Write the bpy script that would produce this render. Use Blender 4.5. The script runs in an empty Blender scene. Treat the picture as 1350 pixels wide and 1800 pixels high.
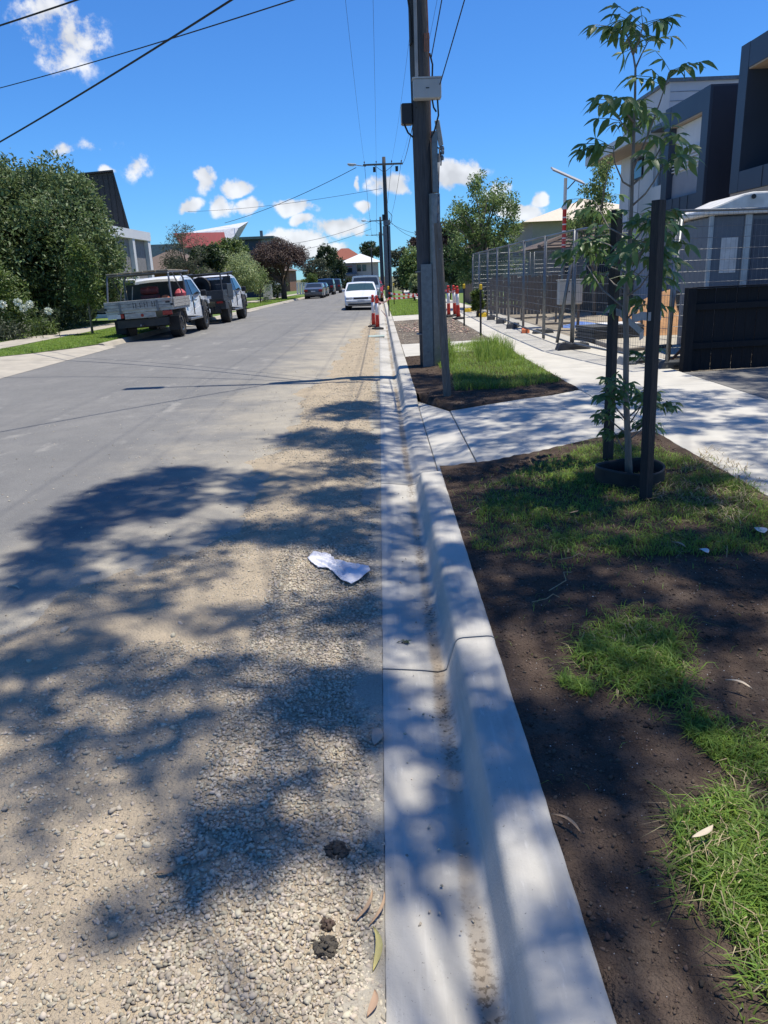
import bpy, math, random
import numpy as np
from mathutils import Vector, Matrix, Euler

# ------------------------------------------------------------------ camera, sky, sun, exposure
scene = bpy.context.scene
C = scene.collection
PW, PH, FPX = 1350.0, 1800.0, 1352.0
CAM_H = 1.6
VPX, VPY, ROLL = 666.0, 484.0, math.radians(2.3)

def _basis():
    c = np.array([VPX - PW/2, PH/2 - VPY, FPX]); c /= np.linalg.norm(c)
    d = np.array([math.cos(ROLL), math.sin(ROLL), 0.0])
    z = np.cross(d, c); z /= np.linalg.norm(z)
    if z[1] < 0: z = -z
    x = -np.cross(c, z)
    return np.array([x, c, z])
MB_ = _basis()
camd = bpy.data.cameras.new('camera'); cam = bpy.data.objects.new('camera', camd); C.objects.link(cam)
camd.sensor_fit = 'VERTICAL'; camd.sensor_height = 34.62; camd.lens = 34.62 * FPX / PH
camd.clip_start = 0.05; camd.clip_end = 3000
cm = Matrix.Identity(4)
for r in range(3):
    cm[r][0] = MB_[r][0]; cm[r][1] = MB_[r][1]; cm[r][2] = -MB_[r][2]
cm[2][3] = CAM_H
cam.matrix_world = cm
scene.camera = cam

def _ray(px, py):
    return MB_ @ np.array([px - PW/2, PH/2 - py, FPX])
def gd(px, py, z=0.0):                      # ground point seen in the photograph at a pixel
    d = _ray(px, py); t = (z - CAM_H) / d[2]
    return (d[0]*t, d[1]*t)
def at(px, py, Y):                          # point at distance Y along the street
    d = _ray(px, py); t = Y / d[1]
    return (d[0]*t, Y, CAM_H + d[2]*t)

SUN_EL = math.radians(74.5)
SUN_AZ = math.atan2(0.34, 0.94)             # angle from +X towards +Y
SV = Vector((math.cos(SUN_EL)*math.cos(SUN_AZ), math.cos(SUN_EL)*math.sin(SUN_AZ), math.sin(SUN_EL)))
sund = bpy.data.lights.new('sun', 'SUN'); sun = bpy.data.objects.new('sun', sund); C.objects.link(sun)
sund.energy = 5.0; sund.angle = math.radians(0.53); sund.color = (1.0, 0.94, 0.825)
sun.rotation_euler = SV.to_track_quat('Z', 'Y').to_euler()
sun.location = (20, 10, 60)

scene.view_settings.view_transform = 'Standard'
scene.view_settings.look = 'None'
scene.view_settings.exposure = 0.27
scene.view_settings.gamma = 1.0
scene.view_settings.use_curve_mapping = False
scene.cycles.max_bounces = 5; scene.cycles.diffuse_bounces = 3; scene.cycles.glossy_bounces = 2; scene.cycles.transparent_max_bounces = 8

world = bpy.data.worlds.new('World'); scene.world = world; world.use_nodes = True
def build_world():
    nt = world.node_tree; nt.nodes.clear(); L = nt.links.new
    def N(t, **k):
        n = nt.nodes.new(t)
        for a, b in k.items(): setattr(n, a, b)
        return n
    out = N('ShaderNodeOutputWorld'); bg = N('ShaderNodeBackground'); bg.inputs[1].default_value = 0.105
    sky = N('ShaderNodeTexSky', sky_type='NISHITA'); sky.sun_disc = False
    sky.sun_elevation = SUN_EL; sky.sun_rotation = math.pi/2 - SUN_AZ
    sky.air_density = 1.0; sky.dust_density = 0.0; sky.ozone_density = 2.0; sky.altitude = 50
    hs = N('ShaderNodeMix', data_type='RGBA', blend_type='MULTIPLY'); hs.inputs['Factor'].default_value = 1.0; hs.inputs['B'].default_value = (.335, .715, 1.22, 1)
    L(sky.outputs[0], hs.inputs['A'])
    tc = N('ShaderNodeTexCoord')
    def math_(op, a, b=None, c=None):
        n = N('ShaderNodeMath', operation=op)
        for i, v in enumerate((a, b, c)):
            if v is None: continue
            if isinstance(v, (int, float)): n.inputs[i].default_value = v
            else: L(v, n.inputs[i])
        return n.outputs[0]
    # cumulus: (pixel centre, half width, half height, weight); the rest of the sky gets the same kind of small clouds
    cl = [(115,70,72,62,.62),(80,20,55,40,.55),(240,290,34,34,.55),(150,250,60,16,.35),(105,255,26,14,.62),(185,300,14,10,.6),(357,315,22,26,.85),(415,328,34,15,.95),
          (332,363,24,17,.95),(390,362,24,22,.95),(436,367,24,18,.95),(518,365,40,15,1.0),(533,388,22,11,1.0),(600,398,60,22,.95),
          (520,425,70,22,1.0),(690,322,44,22,.95),(640,362,14,14,.9),(632,320,8,10,.8),(800,305,52,30,1.15),(735,428,22,14,.95),
          (948,347,18,14,1.0),(915,370,48,20,.9),(560,440,90,14,.7),(820,400,30,14,.8),(870,340,30,24,.5),(1045,195,12,10,.3)]
    dirs = []
    for (px, py, hw, hh, w) in cl:
        c = Vector(_ray(px, py)).normalized()
        dirs.append((c, hw*.9/1450.0, hh*.88/1450.0, w))
    rr = random.Random(5)
    for i in range(9):
        az = rr.uniform(math.radians(125), math.radians(415)); el = math.radians(rr.uniform(3, 22))
        dirs.append((Vector((math.cos(el)*math.cos(az), math.cos(el)*math.sin(az), math.sin(el))), rr.uniform(.03,.09), rr.uniform(.012,.03), rr.uniform(.7,1.1)))
    noise = N('ShaderNodeTexNoise'); noise.inputs['Scale'].default_value = 38; noise.inputs['Detail'].default_value = 6; noise.inputs['Roughness'].default_value = .62
    L(tc.outputs['Generated'], noise.inputs['Vector'])
    warpn = N('ShaderNodeTexNoise'); warpn.inputs['Scale'].default_value = 22; warpn.inputs['Detail'].default_value = 2
    L(tc.outputs['Generated'], warpn.inputs['Vector'])
    ws = N('ShaderNodeVectorMath', operation='SUBTRACT'); L(warpn.outputs['Color'], ws.inputs[0]); ws.inputs[1].default_value = (.5,.5,.5)
    wm = N('ShaderNodeVectorMath', operation='SCALE'); L(ws.outputs[0], wm.inputs[0]); wm.inputs['Scale'].default_value = .03
    wa = N('ShaderNodeVectorMath', operation='ADD'); L(tc.outputs['Generated'], wa.inputs[0]); L(wm.outputs[0], wa.inputs[1])
    vec = wa.outputs[0]
    best = None
    for (c, hw, hh, w) in dirs:
        t1 = Vector((c.y, -c.x, 0)).normalized(); t2 = t1.cross(c).normalized()
        if t2.z < 0: t2 = -t2; t1 = -t1
        ax2 = t2.cross(t1)
        mp = N('ShaderNodeMapping', vector_type='TEXTURE'); L(vec, mp.inputs[0])
        mp.inputs['Location'].default_value = c
        mp.inputs['Rotation'].default_value = Matrix((t1, ax2, t2)).transposed().to_euler()
        mp.inputs['Scale'].default_value = (hw*1.38, .5, hh*1.38)
        gr = N('ShaderNodeTexGradient', gradient_type='SPHERICAL'); L(mp.outputs[0], gr.inputs[0])
        val = math_('MULTIPLY', gr.outputs['Fac'], w)
        best = val if best is None else math_('MAXIMUM', best, val)
    d = math_('ADD', math_('MULTIPLY', best, 2.3), math_('MULTIPLY', math_('SUBTRACT', noise.outputs['Fac'], .5), 3.6))
    mr = N('ShaderNodeMapRange', interpolation_type='SMOOTHSTEP'); L(d, mr.inputs['Value']); mr.inputs['From Min'].default_value = .42; mr.inputs['From Max'].default_value = 1.25
    inside = N('ShaderNodeMapRange'); L(best, inside.inputs['Value']); inside.inputs['From Min'].default_value = .02; inside.inputs['From Max'].default_value = .25
    fac = math_('MULTIPLY', math_('MULTIPLY', mr.outputs[0], inside.outputs[0]), .93)
    n2 = N('ShaderNodeTexNoise'); n2.inputs['Scale'].default_value = 38; n2.inputs['Detail'].default_value = 2
    L(tc.outputs['Generated'], n2.inputs['Vector'])
    cr = N('ShaderNodeMapRange'); L(n2.outputs['Fac'], cr.inputs['Value']); cr.inputs['From Min'].default_value = .35; cr.inputs['From Max'].default_value = .65; cr.inputs['To Min'].default_value = 5.6; cr.inputs['To Max'].default_value = 8.0
    cc = N('ShaderNodeCombineColor'); L(math_('MULTIPLY', cr.outputs[0], .96), cc.inputs[0]); L(math_('MULTIPLY', cr.outputs[0], .98), cc.inputs[1]); L(math_('MULTIPLY', cr.outputs[0], 1.02), cc.inputs[2])
    mx = N('ShaderNodeMix', data_type='RGBA'); L(fac, mx.inputs['Factor']); L(hs.outputs['Result'], mx.inputs['A']); L(cc.outputs[0], mx.inputs['B'])
    L(mx.outputs['Result'], bg.inputs[0]); L(bg.outputs[0], out.inputs[0])
build_world()

# ------------------------------------------------------------------ helpers
def tag(o, label=None, cat=None, group=None, kind=None):
    if label: o['label'] = label
    if cat: o['category'] = cat
    if group: o['group'] = group
    if kind: o['kind'] = kind
    return o
def empty(name, loc=(0,0,0), rz=0.0, label=None, cat=None, group=None):
    o = bpy.data.objects.new(name, None); C.objects.link(o)
    o.location = loc; o.rotation_euler = (0, 0, rz); o.empty_display_size = .2
    return tag(o, label, cat, group)
def base_of(o):
    v = Vector((0,0,0))
    while o is not None:
        v = v + o.location; o = o.parent
    return v
def link(name, me, parent=None, m=None, loc=None):
    o = bpy.data.objects.new(name, me); C.objects.link(o)
    if m is not None:
        me.materials.clear(); me.materials.append(m)
    if parent is not None: o.parent = parent
    if loc is not None: o.location = loc
    return o
def dup(root, loc=None, rz=None, label=None, group=None):
    r = root.copy(); C.objects.link(r)
    if loc is not None: r.location = loc
    if rz is not None: r.rotation_euler = (0, 0, rz)
    if label: r['label'] = label
    if group: r['group'] = group
    for ch in list(root.children):
        c = ch.copy(); C.objects.link(c); c.parent = r
        for g in list(ch.children):
            e = g.copy(); C.objects.link(e); e.parent = c
    return r

class MB:
    def __init__(s): s.v = []; s.f = []
    def add(s, vs, fs):
        n = len(s.v); s.v.extend([tuple(map(float, p)) for p in vs]); s.f.extend([tuple(i+n for i in f) for f in fs]); return s
    def bx(s, x0, x1, y0, y1, z0, z1):
        return s.add([(x0,y0,z0),(x1,y0,z0),(x1,y1,z0),(x0,y1,z0),(x0,y0,z1),(x1,y0,z1),(x1,y1,z1),(x0,y1,z1)],
                     [(0,3,2,1),(4,5,6,7),(0,1,5,4),(1,2,6,5),(2,3,7,6),(3,0,4,7)])
    def box(s, c, size, rot=None):
        hx, hy, hz = [q/2 for q in size]
        pts = [Vector(p) for p in [(-hx,-hy,-hz),(hx,-hy,-hz),(hx,hy,-hz),(-hx,hy,-hz),(-hx,-hy,hz),(hx,-hy,hz),(hx,hy,hz),(-hx,hy,hz)]]
        R = Euler(rot).to_matrix() if rot else Matrix.Identity(3)
        return s.add([R @ p + Vector(c) for p in pts], [(0,3,2,1),(4,5,6,7),(0,1,5,4),(1,2,6,5),(2,3,7,6),(3,0,4,7)])
    def prism(s, poly, axis, a, b):
        n = len(poly)
        def P(p, t):
            if axis == 'x': return (t, p[0], p[1])
            if axis == 'y': return (p[0], t, p[1])
            return (p[0], p[1], t)
        vs = [P(p, a) for p in poly] + [P(p, b) for p in poly]
        fs = [tuple(range(n))[::-1], tuple(range(n, 2*n))] + [(i, (i+1) % n, (i+1) % n + n, i+n) for i in range(n)]
        return s.add(vs, fs)
    def tube(s, pts, r, n=8, cap=True):
        pts = [Vector(p) for p in pts]; m = len(pts)
        rs = r if isinstance(r, (list, tuple)) else [r]*m
        vs = []; up = None
        for i, p in enumerate(pts):
            t = (pts[min(i+1, m-1)] - pts[max(i-1, 0)]).normalized()
            if up is None or abs(t.dot(up)) > .95:
                up = Vector((0,0,1)) if abs(t.z) < .9 else Vector((1,0,0))
            a = t.cross(up).normalized(); b = a.cross(t).normalized(); up = b
            for k in range(n):
                th = 2*math.pi*k/n
                vs.append(p + (a*math.cos(th) + b*math.sin(th))*rs[i])
        fs = []
        for i in range(m-1):
            for k in range(n):
                fs.append((i*n+k, i*n+(k+1) % n, (i+1)*n+(k+1) % n, (i+1)*n+k))
        if cap: fs += [tuple(range(n))[::-1], tuple(range((m-1)*n, m*n))]
        return s.add(vs, fs)
    def lathe(s, prof, n=16, c=(0,0,0), axis='z'):
        vs = []
        for (r, z) in prof:
            for k in range(n):
                th = 2*math.pi*k/n
                p = (r*math.cos(th), r*math.sin(th), z)
                if axis == 'x': p = (z, r*math.cos(th), r*math.sin(th))
                if axis == 'y': p = (r*math.cos(th), z, r*math.sin(th))
                vs.append((p[0]+c[0], p[1]+c[1], p[2]+c[2]))
        fs = []
        for i in range(len(prof)-1):
            for k in range(n): fs.append((i*n+k, i*n+(k+1) % n, (i+1)*n+(k+1) % n, (i+1)*n+k))
        fs += [tuple(range(n))[::-1], tuple(range((len(prof)-1)*n, len(prof)*n))]
        return s.add(vs, fs)
    def poly(s, pts): return s.add(pts, [tuple(range(len(pts)))])
    def mesh(s, name='m', smooth=False):
        me = bpy.data.meshes.new(name); me.from_pydata(s.v, [], s.f); me.update()
        if smooth:
            me.polygons.foreach_set('use_smooth', [True]*len(me.polygons))
        return me
    def build(s, name, m, parent=None, smooth=False, bevel=0, world=False, seg=2):
        if world and parent is not None:
            b = base_of(parent); s.v = [(p[0]-b.x, p[1]-b.y, p[2]-b.z) for p in s.v]
        me = s.mesh(name, smooth); o = link(name, me, parent, m)
        if bevel:
            md = o.modifiers.new('bevel', 'BEVEL'); md.width = bevel; md.segments = seg; md.limit_method = 'ANGLE'; md.angle_limit = .6
        return o

def np_mesh(name, V, F, smooth=False):
    V = np.asarray(V, np.float32); F = np.asarray(F, np.int32); k = F.shape[1]
    me = bpy.data.meshes.new(name)
    me.vertices.add(len(V)); me.vertices.foreach_set('co', V.ravel())
    me.loops.add(F.size); me.loops.foreach_set('vertex_index', F.ravel())
    me.polygons.add(len(F)); me.polygons.foreach_set('loop_start', np.arange(0, F.size, k, dtype=np.int32))
    if smooth: me.polygons.foreach_set('use_smooth', np.ones(len(F), bool))
    me.update(calc_edges=True)
    return me
def unit(a): return a / np.maximum(np.linalg.norm(a, axis=1, keepdims=True), 1e-9)
def leaf_mesh(name, P, D, N, Ln, Wd, fold=.25):
    D = unit(D); S = unit(np.cross(D, N)); N = np.cross(S, D)
    Ln = Ln[:, None]; Wd = Wd[:, None]
    mid = P + D*Ln*.45
    a = P; b = mid + S*Wd*.5 + N*Wd*fold; c = P + D*Ln - N*Wd*fold*.6; d = mid - S*Wd*.5 + N*Wd*fold
    V = np.stack([a, b, c, d], 1).reshape(-1, 3); n = len(P); i = np.arange(n)*4
    F = np.concatenate([np.stack([i, i+1, i+2], 1), np.stack([i, i+2, i+3], 1)])
    return np_mesh(name, V, F)
def blade_mesh(name, P, H, lean, Wd, rng):
    n = len(P); az = rng.uniform(0, 2*np.pi, n); d = np.stack([np.cos(az), np.sin(az), np.zeros(n)], 1)
    fa = az + np.pi/2 + rng.normal(0, .5, n); s = np.stack([np.cos(fa), np.sin(fa), np.zeros(n)], 1)
    H = H[:, None]; lean = lean[:, None]; Wd = Wd[:, None]; up = np.array([0, 0, 1.0])
    m = P + d*H*lean*.35 + up*H*.6; t = P + d*H*lean*1.1 + up*H*(1-.35*lean)
    V = np.stack([P - s*Wd*.5, P + s*Wd*.5, m - s*Wd*.4, m + s*Wd*.4, t], 1).reshape(-1, 3); i = np.arange(n)*5
    F = np.concatenate([np.stack([i, i+1, i+3], 1), np.stack([i, i+3, i+2], 1), np.stack([i+2, i+3, i+4], 1)])
    return np_mesh(name, V, F)
_t = (1+5**.5)/2
ICO = unit(np.array([(-1,_t,0),(1,_t,0),(-1,-_t,0),(1,-_t,0),(0,-1,_t),(0,1,_t),(0,-1,-_t),(0,1,-_t),(_t,0,-1),(_t,0,1),(-_t,0,-1),(-_t,0,1)], float))
ICOF = np.array([(0,11,5),(0,5,1),(0,1,7),(0,7,10),(0,10,11),(1,5,9),(5,11,4),(11,10,2),(10,7,6),(7,1,8),(3,9,4),(3,4,2),(3,2,6),(3,6,8),(3,8,9),(4,9,5),(2,4,11),(6,2,10),(8,6,7),(9,8,1)])
def stone_mesh(name, P, R, rng, flat=.62, rough=.2):
    n = len(P); V = np.repeat(ICO[None], n, 0)
    V = V * (1 + rng.normal(0, rough, (n, 12, 1)))
    V = V * np.stack([rng.uniform(.75, 1.35, n), rng.uniform(.65, 1.0, n), rng.uniform(flat*.7, flat*1.2, n)], 1)[:, None, :]
    a = rng.uniform(0, 2*np.pi, n); ca, sa = np.cos(a)[:, None], np.sin(a)[:, None]
    t = rng.normal(0, .35, n); ct, st = np.cos(t)[:, None], np.sin(t)[:, None]
    x, y, z = V[..., 0], V[..., 1], V[..., 2]
    y, z = y*ct - z*st, y*st + z*ct
    x, y = x*ca - y*sa, x*sa + y*ca
    V = np.stack([x, y, z], 2) * R[:, None, None] + P[:, None, :]
    F = (ICOF[None] + (np.arange(n)*12)[:, None, None]).reshape(-1, 3)
    return np_mesh(name, V.reshape(-1, 3), F)
def in_poly(pts, poly):
    x, y = pts[:, 0], pts[:, 1]; ins = np.zeros(len(pts), bool); n = len(poly)
    for i in range(n):
        x0, y0 = poly[i]; x1, y1 = poly[(i+1) % n]
        if y0 == y1: continue
        c = ((y0 > y) != (y1 > y)) & (x < (x1-x0)*(y-y0)/(y1-y0) + x0)
        ins ^= c
    return ins
def vnoise(x, y, s, seed=0):                # cheap smooth noise for heights and patchiness
    r = np.random.RandomState(seed); o = 0
    for k in range(6):
        a = r.uniform(0, 6.28); fq = s*r.uniform(.6, 1.7); ph = r.uniform(0, 6.28)
        o = o + np.sin((x*math.cos(a) + y*math.sin(a))*fq + ph)
    return o/6
def sample_poly(poly, n, rng):
    p = np.array(poly); lo, hi = p.min(0), p.max(0); out = []
    tot = 0
    while tot < n:
        q = rng.uniform(lo, hi, (n*2, 2)); q = q[in_poly(q, poly)]; out.append(q); tot += len(q)
    return np.concatenate(out)[:n]

# ------------------------------------------------------------------ materials
MATS = {}
def mat(name, c1, c2=None, rough=.75, scale=6.0, detail=5, bump=0.0, bscale=60.0, metal=0.0, spec=.4, island=0.0, coord='Object', stretch=None, dirt=None, dscale=2.5, damt=.5, trans=0.0, coat=0.0, lo=.35, hi=.65, emit=None):
    if name in MATS: return MATS[name]
    m = bpy.data.materials.new(name); m.use_nodes = True; nt = m.node_tree; nt.nodes.clear(); L = nt.links.new
    def N(t): return nt.nodes.new(t)
    out = N('ShaderNodeOutputMaterial'); b = N('ShaderNodeBsdfPrincipled'); L(b.outputs[0], out.inputs[0])
    b.inputs['Roughness'].default_value = rough; b.inputs['Metallic'].default_value = metal; b.inputs['Specular IOR Level'].default_value = spec
    if coat: b.inputs['Coat Weight'].default_value = coat; b.inputs['Coat Roughness'].default_value = .08
    c2 = c2 or tuple(q*.75 for q in c1)
    tc = N('ShaderNodeTexCoord'); vec = tc.outputs[coord]
    if stretch:
        mp = N('ShaderNodeMapping'); mp.inputs['Scale'].default_value = stretch; L(vec, mp.inputs[0]); vec = mp.outputs[0]
    nz = N('ShaderNodeTexNoise'); nz.inputs['Scale'].default_value = scale; nz.inputs['Detail'].default_value = detail; nz.inputs['Roughness'].default_value = .6; L(vec, nz.inputs['Vector'])
    mr = N('ShaderNodeMapRange'); L(nz.outputs['Fac'], mr.inputs['Value']); mr.inputs['From Min'].default_value = lo; mr.inputs['From Max'].default_value = hi
    mx = N('ShaderNodeMix'); mx.data_type = 'RGBA'; L(mr.outputs[0], mx.inputs['Factor']); mx.inputs['A'].default_value = (*c1, 1); mx.inputs['B'].default_value = (*c2, 1)
    col = mx.outputs['Result']
    if dirt:
        n3 = N('ShaderNodeTexNoise'); n3.inputs['Scale'].default_value = dscale; n3.inputs['Detail'].default_value = 6; n3.inputs['Roughness'].default_value = .7; L(vec, n3.inputs['Vector'])
        m3 = N('ShaderNodeMapRange'); L(n3.outputs['Fac'], m3.inputs['Value']); m3.inputs['From Min'].default_value = .5; m3.inputs['From Max'].default_value = .68; m3.inputs['To Max'].default_value = damt
        x3 = N('ShaderNodeMix'); x3.data_type = 'RGBA'; L(m3.outputs[0], x3.inputs['Factor']); L(col, x3.inputs['A']); x3.inputs['B'].default_value = (*dirt, 1); col = x3.outputs['Result']
    if island:
        g = N('ShaderNodeNewGeometry'); hs = N('ShaderNodeHueSaturation'); L(col, hs.inputs['Color'])
        r1 = N('ShaderNodeMapRange'); L(g.outputs['Random Per Island'], r1.inputs['Value']); r1.inputs['To Min'].default_value = 1-island; r1.inputs['To Max'].default_value = 1+island; L(r1.outputs[0], hs.inputs['Value'])
        w = N('ShaderNodeTexWhiteNoise'); w.noise_dimensions = '1D'; L(g.outputs['Random Per Island'], w.inputs['W'])
        r2 = N('ShaderNodeMapRange'); L(w.outputs['Value'], r2.inputs['Value']); r2.inputs['To Min'].default_value = .5-island*.05; r2.inputs['To Max'].default_value = .5+island*.05; L(r2.outputs[0], hs.inputs['Hue'])
        col = hs.outputs[0]
    L(col, b.inputs['Base Color'])
    if bump:
        n2 = N('ShaderNodeTexNoise'); n2.inputs['Scale'].default_value = bscale; n2.inputs['Detail'].default_value = 2; L(vec, n2.inputs['Vector'])
        bp = N('ShaderNodeBump'); bp.inputs['Strength'].default_value = bump; bp.inputs['Distance'].default_value = .02; L(n2.outputs['Fac'], bp.inputs['Height']); L(bp.outputs[0], b.inputs['Normal'])
    if trans:
        tb = N('ShaderNodeBsdfTranslucent'); hs2 = N('ShaderNodeHueSaturation'); L(col, hs2.inputs['Color']); hs2.inputs['Value'].default_value = 1.5; hs2.inputs['Hue'].default_value = .485; L(hs2.outputs[0], tb.inputs['Color'])
        ms = N('ShaderNodeMixShader'); ms.inputs[0].default_value = trans; L(b.outputs[0], ms.inputs[1]); L(tb.outputs[0], ms.inputs[2]); L(ms.outputs[0], out.inputs[0])
    MATS[name] = m
    return m
def glass(name, c=(.02,.025,.03), rough=.05):
    return mat(name, c, c, rough=rough, spec=.8)

M = {}
M['concrete'] = mat('new_concrete', (.52,.495,.435), (.44,.42,.37), rough=.85, scale=3, bump=.12, bscale=180, dirt=(.34,.31,.27), dscale=1.3, damt=.45)
M['old_concrete'] = mat('old_concrete', (.42,.38,.31), (.33,.30,.25), rough=.9, scale=2.5, bump=.15, bscale=90)
M['soil'] = mat('dark_soil', (.10,.073,.056), (.058,.042,.033), rough=1.0, scale=7, bump=.9, bscale=110, spec=.1, dirt=(.12,.095,.075), dscale=3.0, damt=.7)
M['clod'] = mat('soil_clod', (.125,.093,.072), (.07,.051,.040), rough=1.0, island=.35, spec=.1)
M['perlite'] = mat('white_fleck', (.6,.58,.54), rough=.9, island=.3)
M['grass'] = mat('grass_blade', (.185,.285,.05), (.125,.205,.036), rough=.5, scale=3, island=.4, trans=.42, spec=.3)
M['dead_grass'] = mat('dry_straw', (.34,.28,.16), (.24,.19,.11), rough=.8, island=.3)
M['lawn'] = mat('lawn_ground', (.13,.20,.045), (.09,.145,.032), rough=1, scale=9, bump=.5, bscale=60, dirt=(.16,.17,.06), damt=.5)
M['gravel'] = mat('gravel_stone', (.48,.42,.325), (.37,.325,.255), rough=.95, scale=2, island=.34, spec=.2)
M['dirt_ground'] = mat('bare_dirt', (.36,.315,.25), (.27,.235,.185), rough=1, scale=3, bump=.4, bscale=70, spec=.1, dirt=(.16,.14,.11))
M['galv'] = mat('galvanised_steel', (.21,.22,.23), (.15,.16,.17), rough=.45, metal=.75, scale=12)
M['steel_dark'] = mat('dull_steel', (.20,.21,.23), (.14,.15,.16), rough=.55, metal=.6, scale=14, dirt=(.10,.08,.06))
M['black'] = mat('black_plastic', (.018,.019,.022), (.028,.028,.03), rough=.5)
M['rubber'] = mat('black_rubber', (.022,.022,.024), (.035,.034,.033), rough=.85, bump=.2)
M['pole'] = mat('weathered_pole', (.072,.076,.084), (.040,.042,.047), rough=.9, scale=9, stretch=(9,9,.35), bump=.6, bscale=14, dirt=(.11,.11,.115), dscale=5, damt=.4)
M['post'] = mat('grey_timber_post', (.20,.175,.15), (.10,.085,.07), rough=.95, scale=10, stretch=(10,10,.5), bump=.6, bscale=18)
M['white_paint'] = mat('white_car_paint', (.74,.75,.76), (.70,.71,.72), rough=.25, spec=.5, coat=.6)
M['wall_white'] = mat('white_render', (.72,.72,.71), (.66,.66,.66), rough=.8, scale=1.5, bump=.05)
M['glass'] = glass('dark_glass')
M['chrome'] = mat('bright_metal', (.55,.55,.56), rough=.25, metal=.9)
M['wire'] = mat('black_wire', (.016,.016,.018), rough=.6)
M['red'] = mat('red_plastic', (.62,.045,.03), (.52,.035,.025), rough=.45)
M['reflect'] = mat('white_reflective_band', (.78,.76,.76), (.7,.68,.68), rough=.4)
M['yellow'] = mat('yellow_plastic', (.75,.5,.02), (.65,.42,.02), rough=.5)
M['orange'] = mat('orange_plastic', (.62,.17,.06), (.52,.13,.05), rough=.6)
M['foot_grey'] = mat('dark_grey_block', (.075,.078,.082), (.05,.052,.055), rough=.85, bump=.3)
M['leaf_big'] = mat('hedge_leaf', (.135,.19,.075), (.08,.125,.045), rough=.5, scale=.8, island=.4, trans=.25, spec=.35)
M['leaf_yel'] = mat('yellow_green_leaf', (.12,.18,.045), (.08,.125,.032), rough=.5, scale=1.2, island=.35, trans=.3)
M['leaf_lime'] = mat('lime_bush_leaf', (.34,.40,.20), (.20,.26,.10), rough=.55, scale=1.5, island=.35, trans=.3)
M['leaf_grey'] = mat('grey_green_leaf', (.105,.12,.075), (.07,.082,.05), rough=.6, scale=1.2, island=.35, trans=.25)
M['leaf_brown'] = mat('purple_brown_leaf', (.125,.085,.068), (.075,.052,.043), rough=.6, scale=1.5, island=.4, trans=.2)
M['leaf_birch'] = mat('fresh_green_leaf', (.16,.235,.075), (.10,.16,.05), rough=.5, scale=1.0, island=.35, trans=.35)
M['leaf_dark'] = mat('deep_green_leaf', (.045,.075,.028), (.03,.05,.02), rough=.5, scale=1.0, island=.4, trans=.2)
M['leaf_ash'] = mat('ash_leaflet', (.10,.18,.052), (.07,.135,.04), rough=.42, scale=6, trans=.35, spec=.5)
M['bark'] = mat('brown_bark', (.12,.09,.065), (.07,.052,.04), rough=.95, scale=8, stretch=(6,6,1), bump=.5, bscale=20)
M['bark_grey'] = mat('grey_bark', (.24,.21,.18), (.15,.13,.11), rough=.9, scale=9, stretch=(5,5,1), bump=.3, bscale=30)
M['gumleaf'] = mat('dry_gum_leaf', (.42,.31,.19), (.30,.21,.13), rough=.8, scale=20)
# ------------------------------------------------------------------ the setting
def zg(Y): return -0.006*max(0.0, min(Y, 190.0)-30.0)
def road_z(X): return 0.055*(1-((X+3.75)/3.7)**2) if -7.5 < X < -.05 else 0.0
XL, XR = -7.5, -0.05
def sheet(name, xs, ys, zf, m, parent=None, smooth=True):
    V = [(x, y, zf(x, y)) for y in ys for x in xs]; n = len(xs)
    F = [(j*n+i, j*n+i+1, (j+1)*n+i+1, (j+1)*n+i) for j in range(len(ys)-1) for i in range(n-1)]
    return link(name, np_mesh(name, V, F, smooth), parent, m)
ystat = [-8, 0, 4, 8, 12, 16, 20, 25, 30, 40, 50, 60, 80, 100, 130, 160, 190]
g = sheet('ground', [-900, -60, -11, -7.5, 0, 4, 60, 900], [-60, -8, 0, 30, 60, 100, 190, 300, 1600], lambda x, y: zg(y)-.09, mat('ground_earth', (.16,.15,.085), (.10,.11,.05), rough=1, scale=.2, bump=.3, bscale=5))
tag(g, 'earth and dry grass under the whole street', 'ground', kind='structure')

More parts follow.
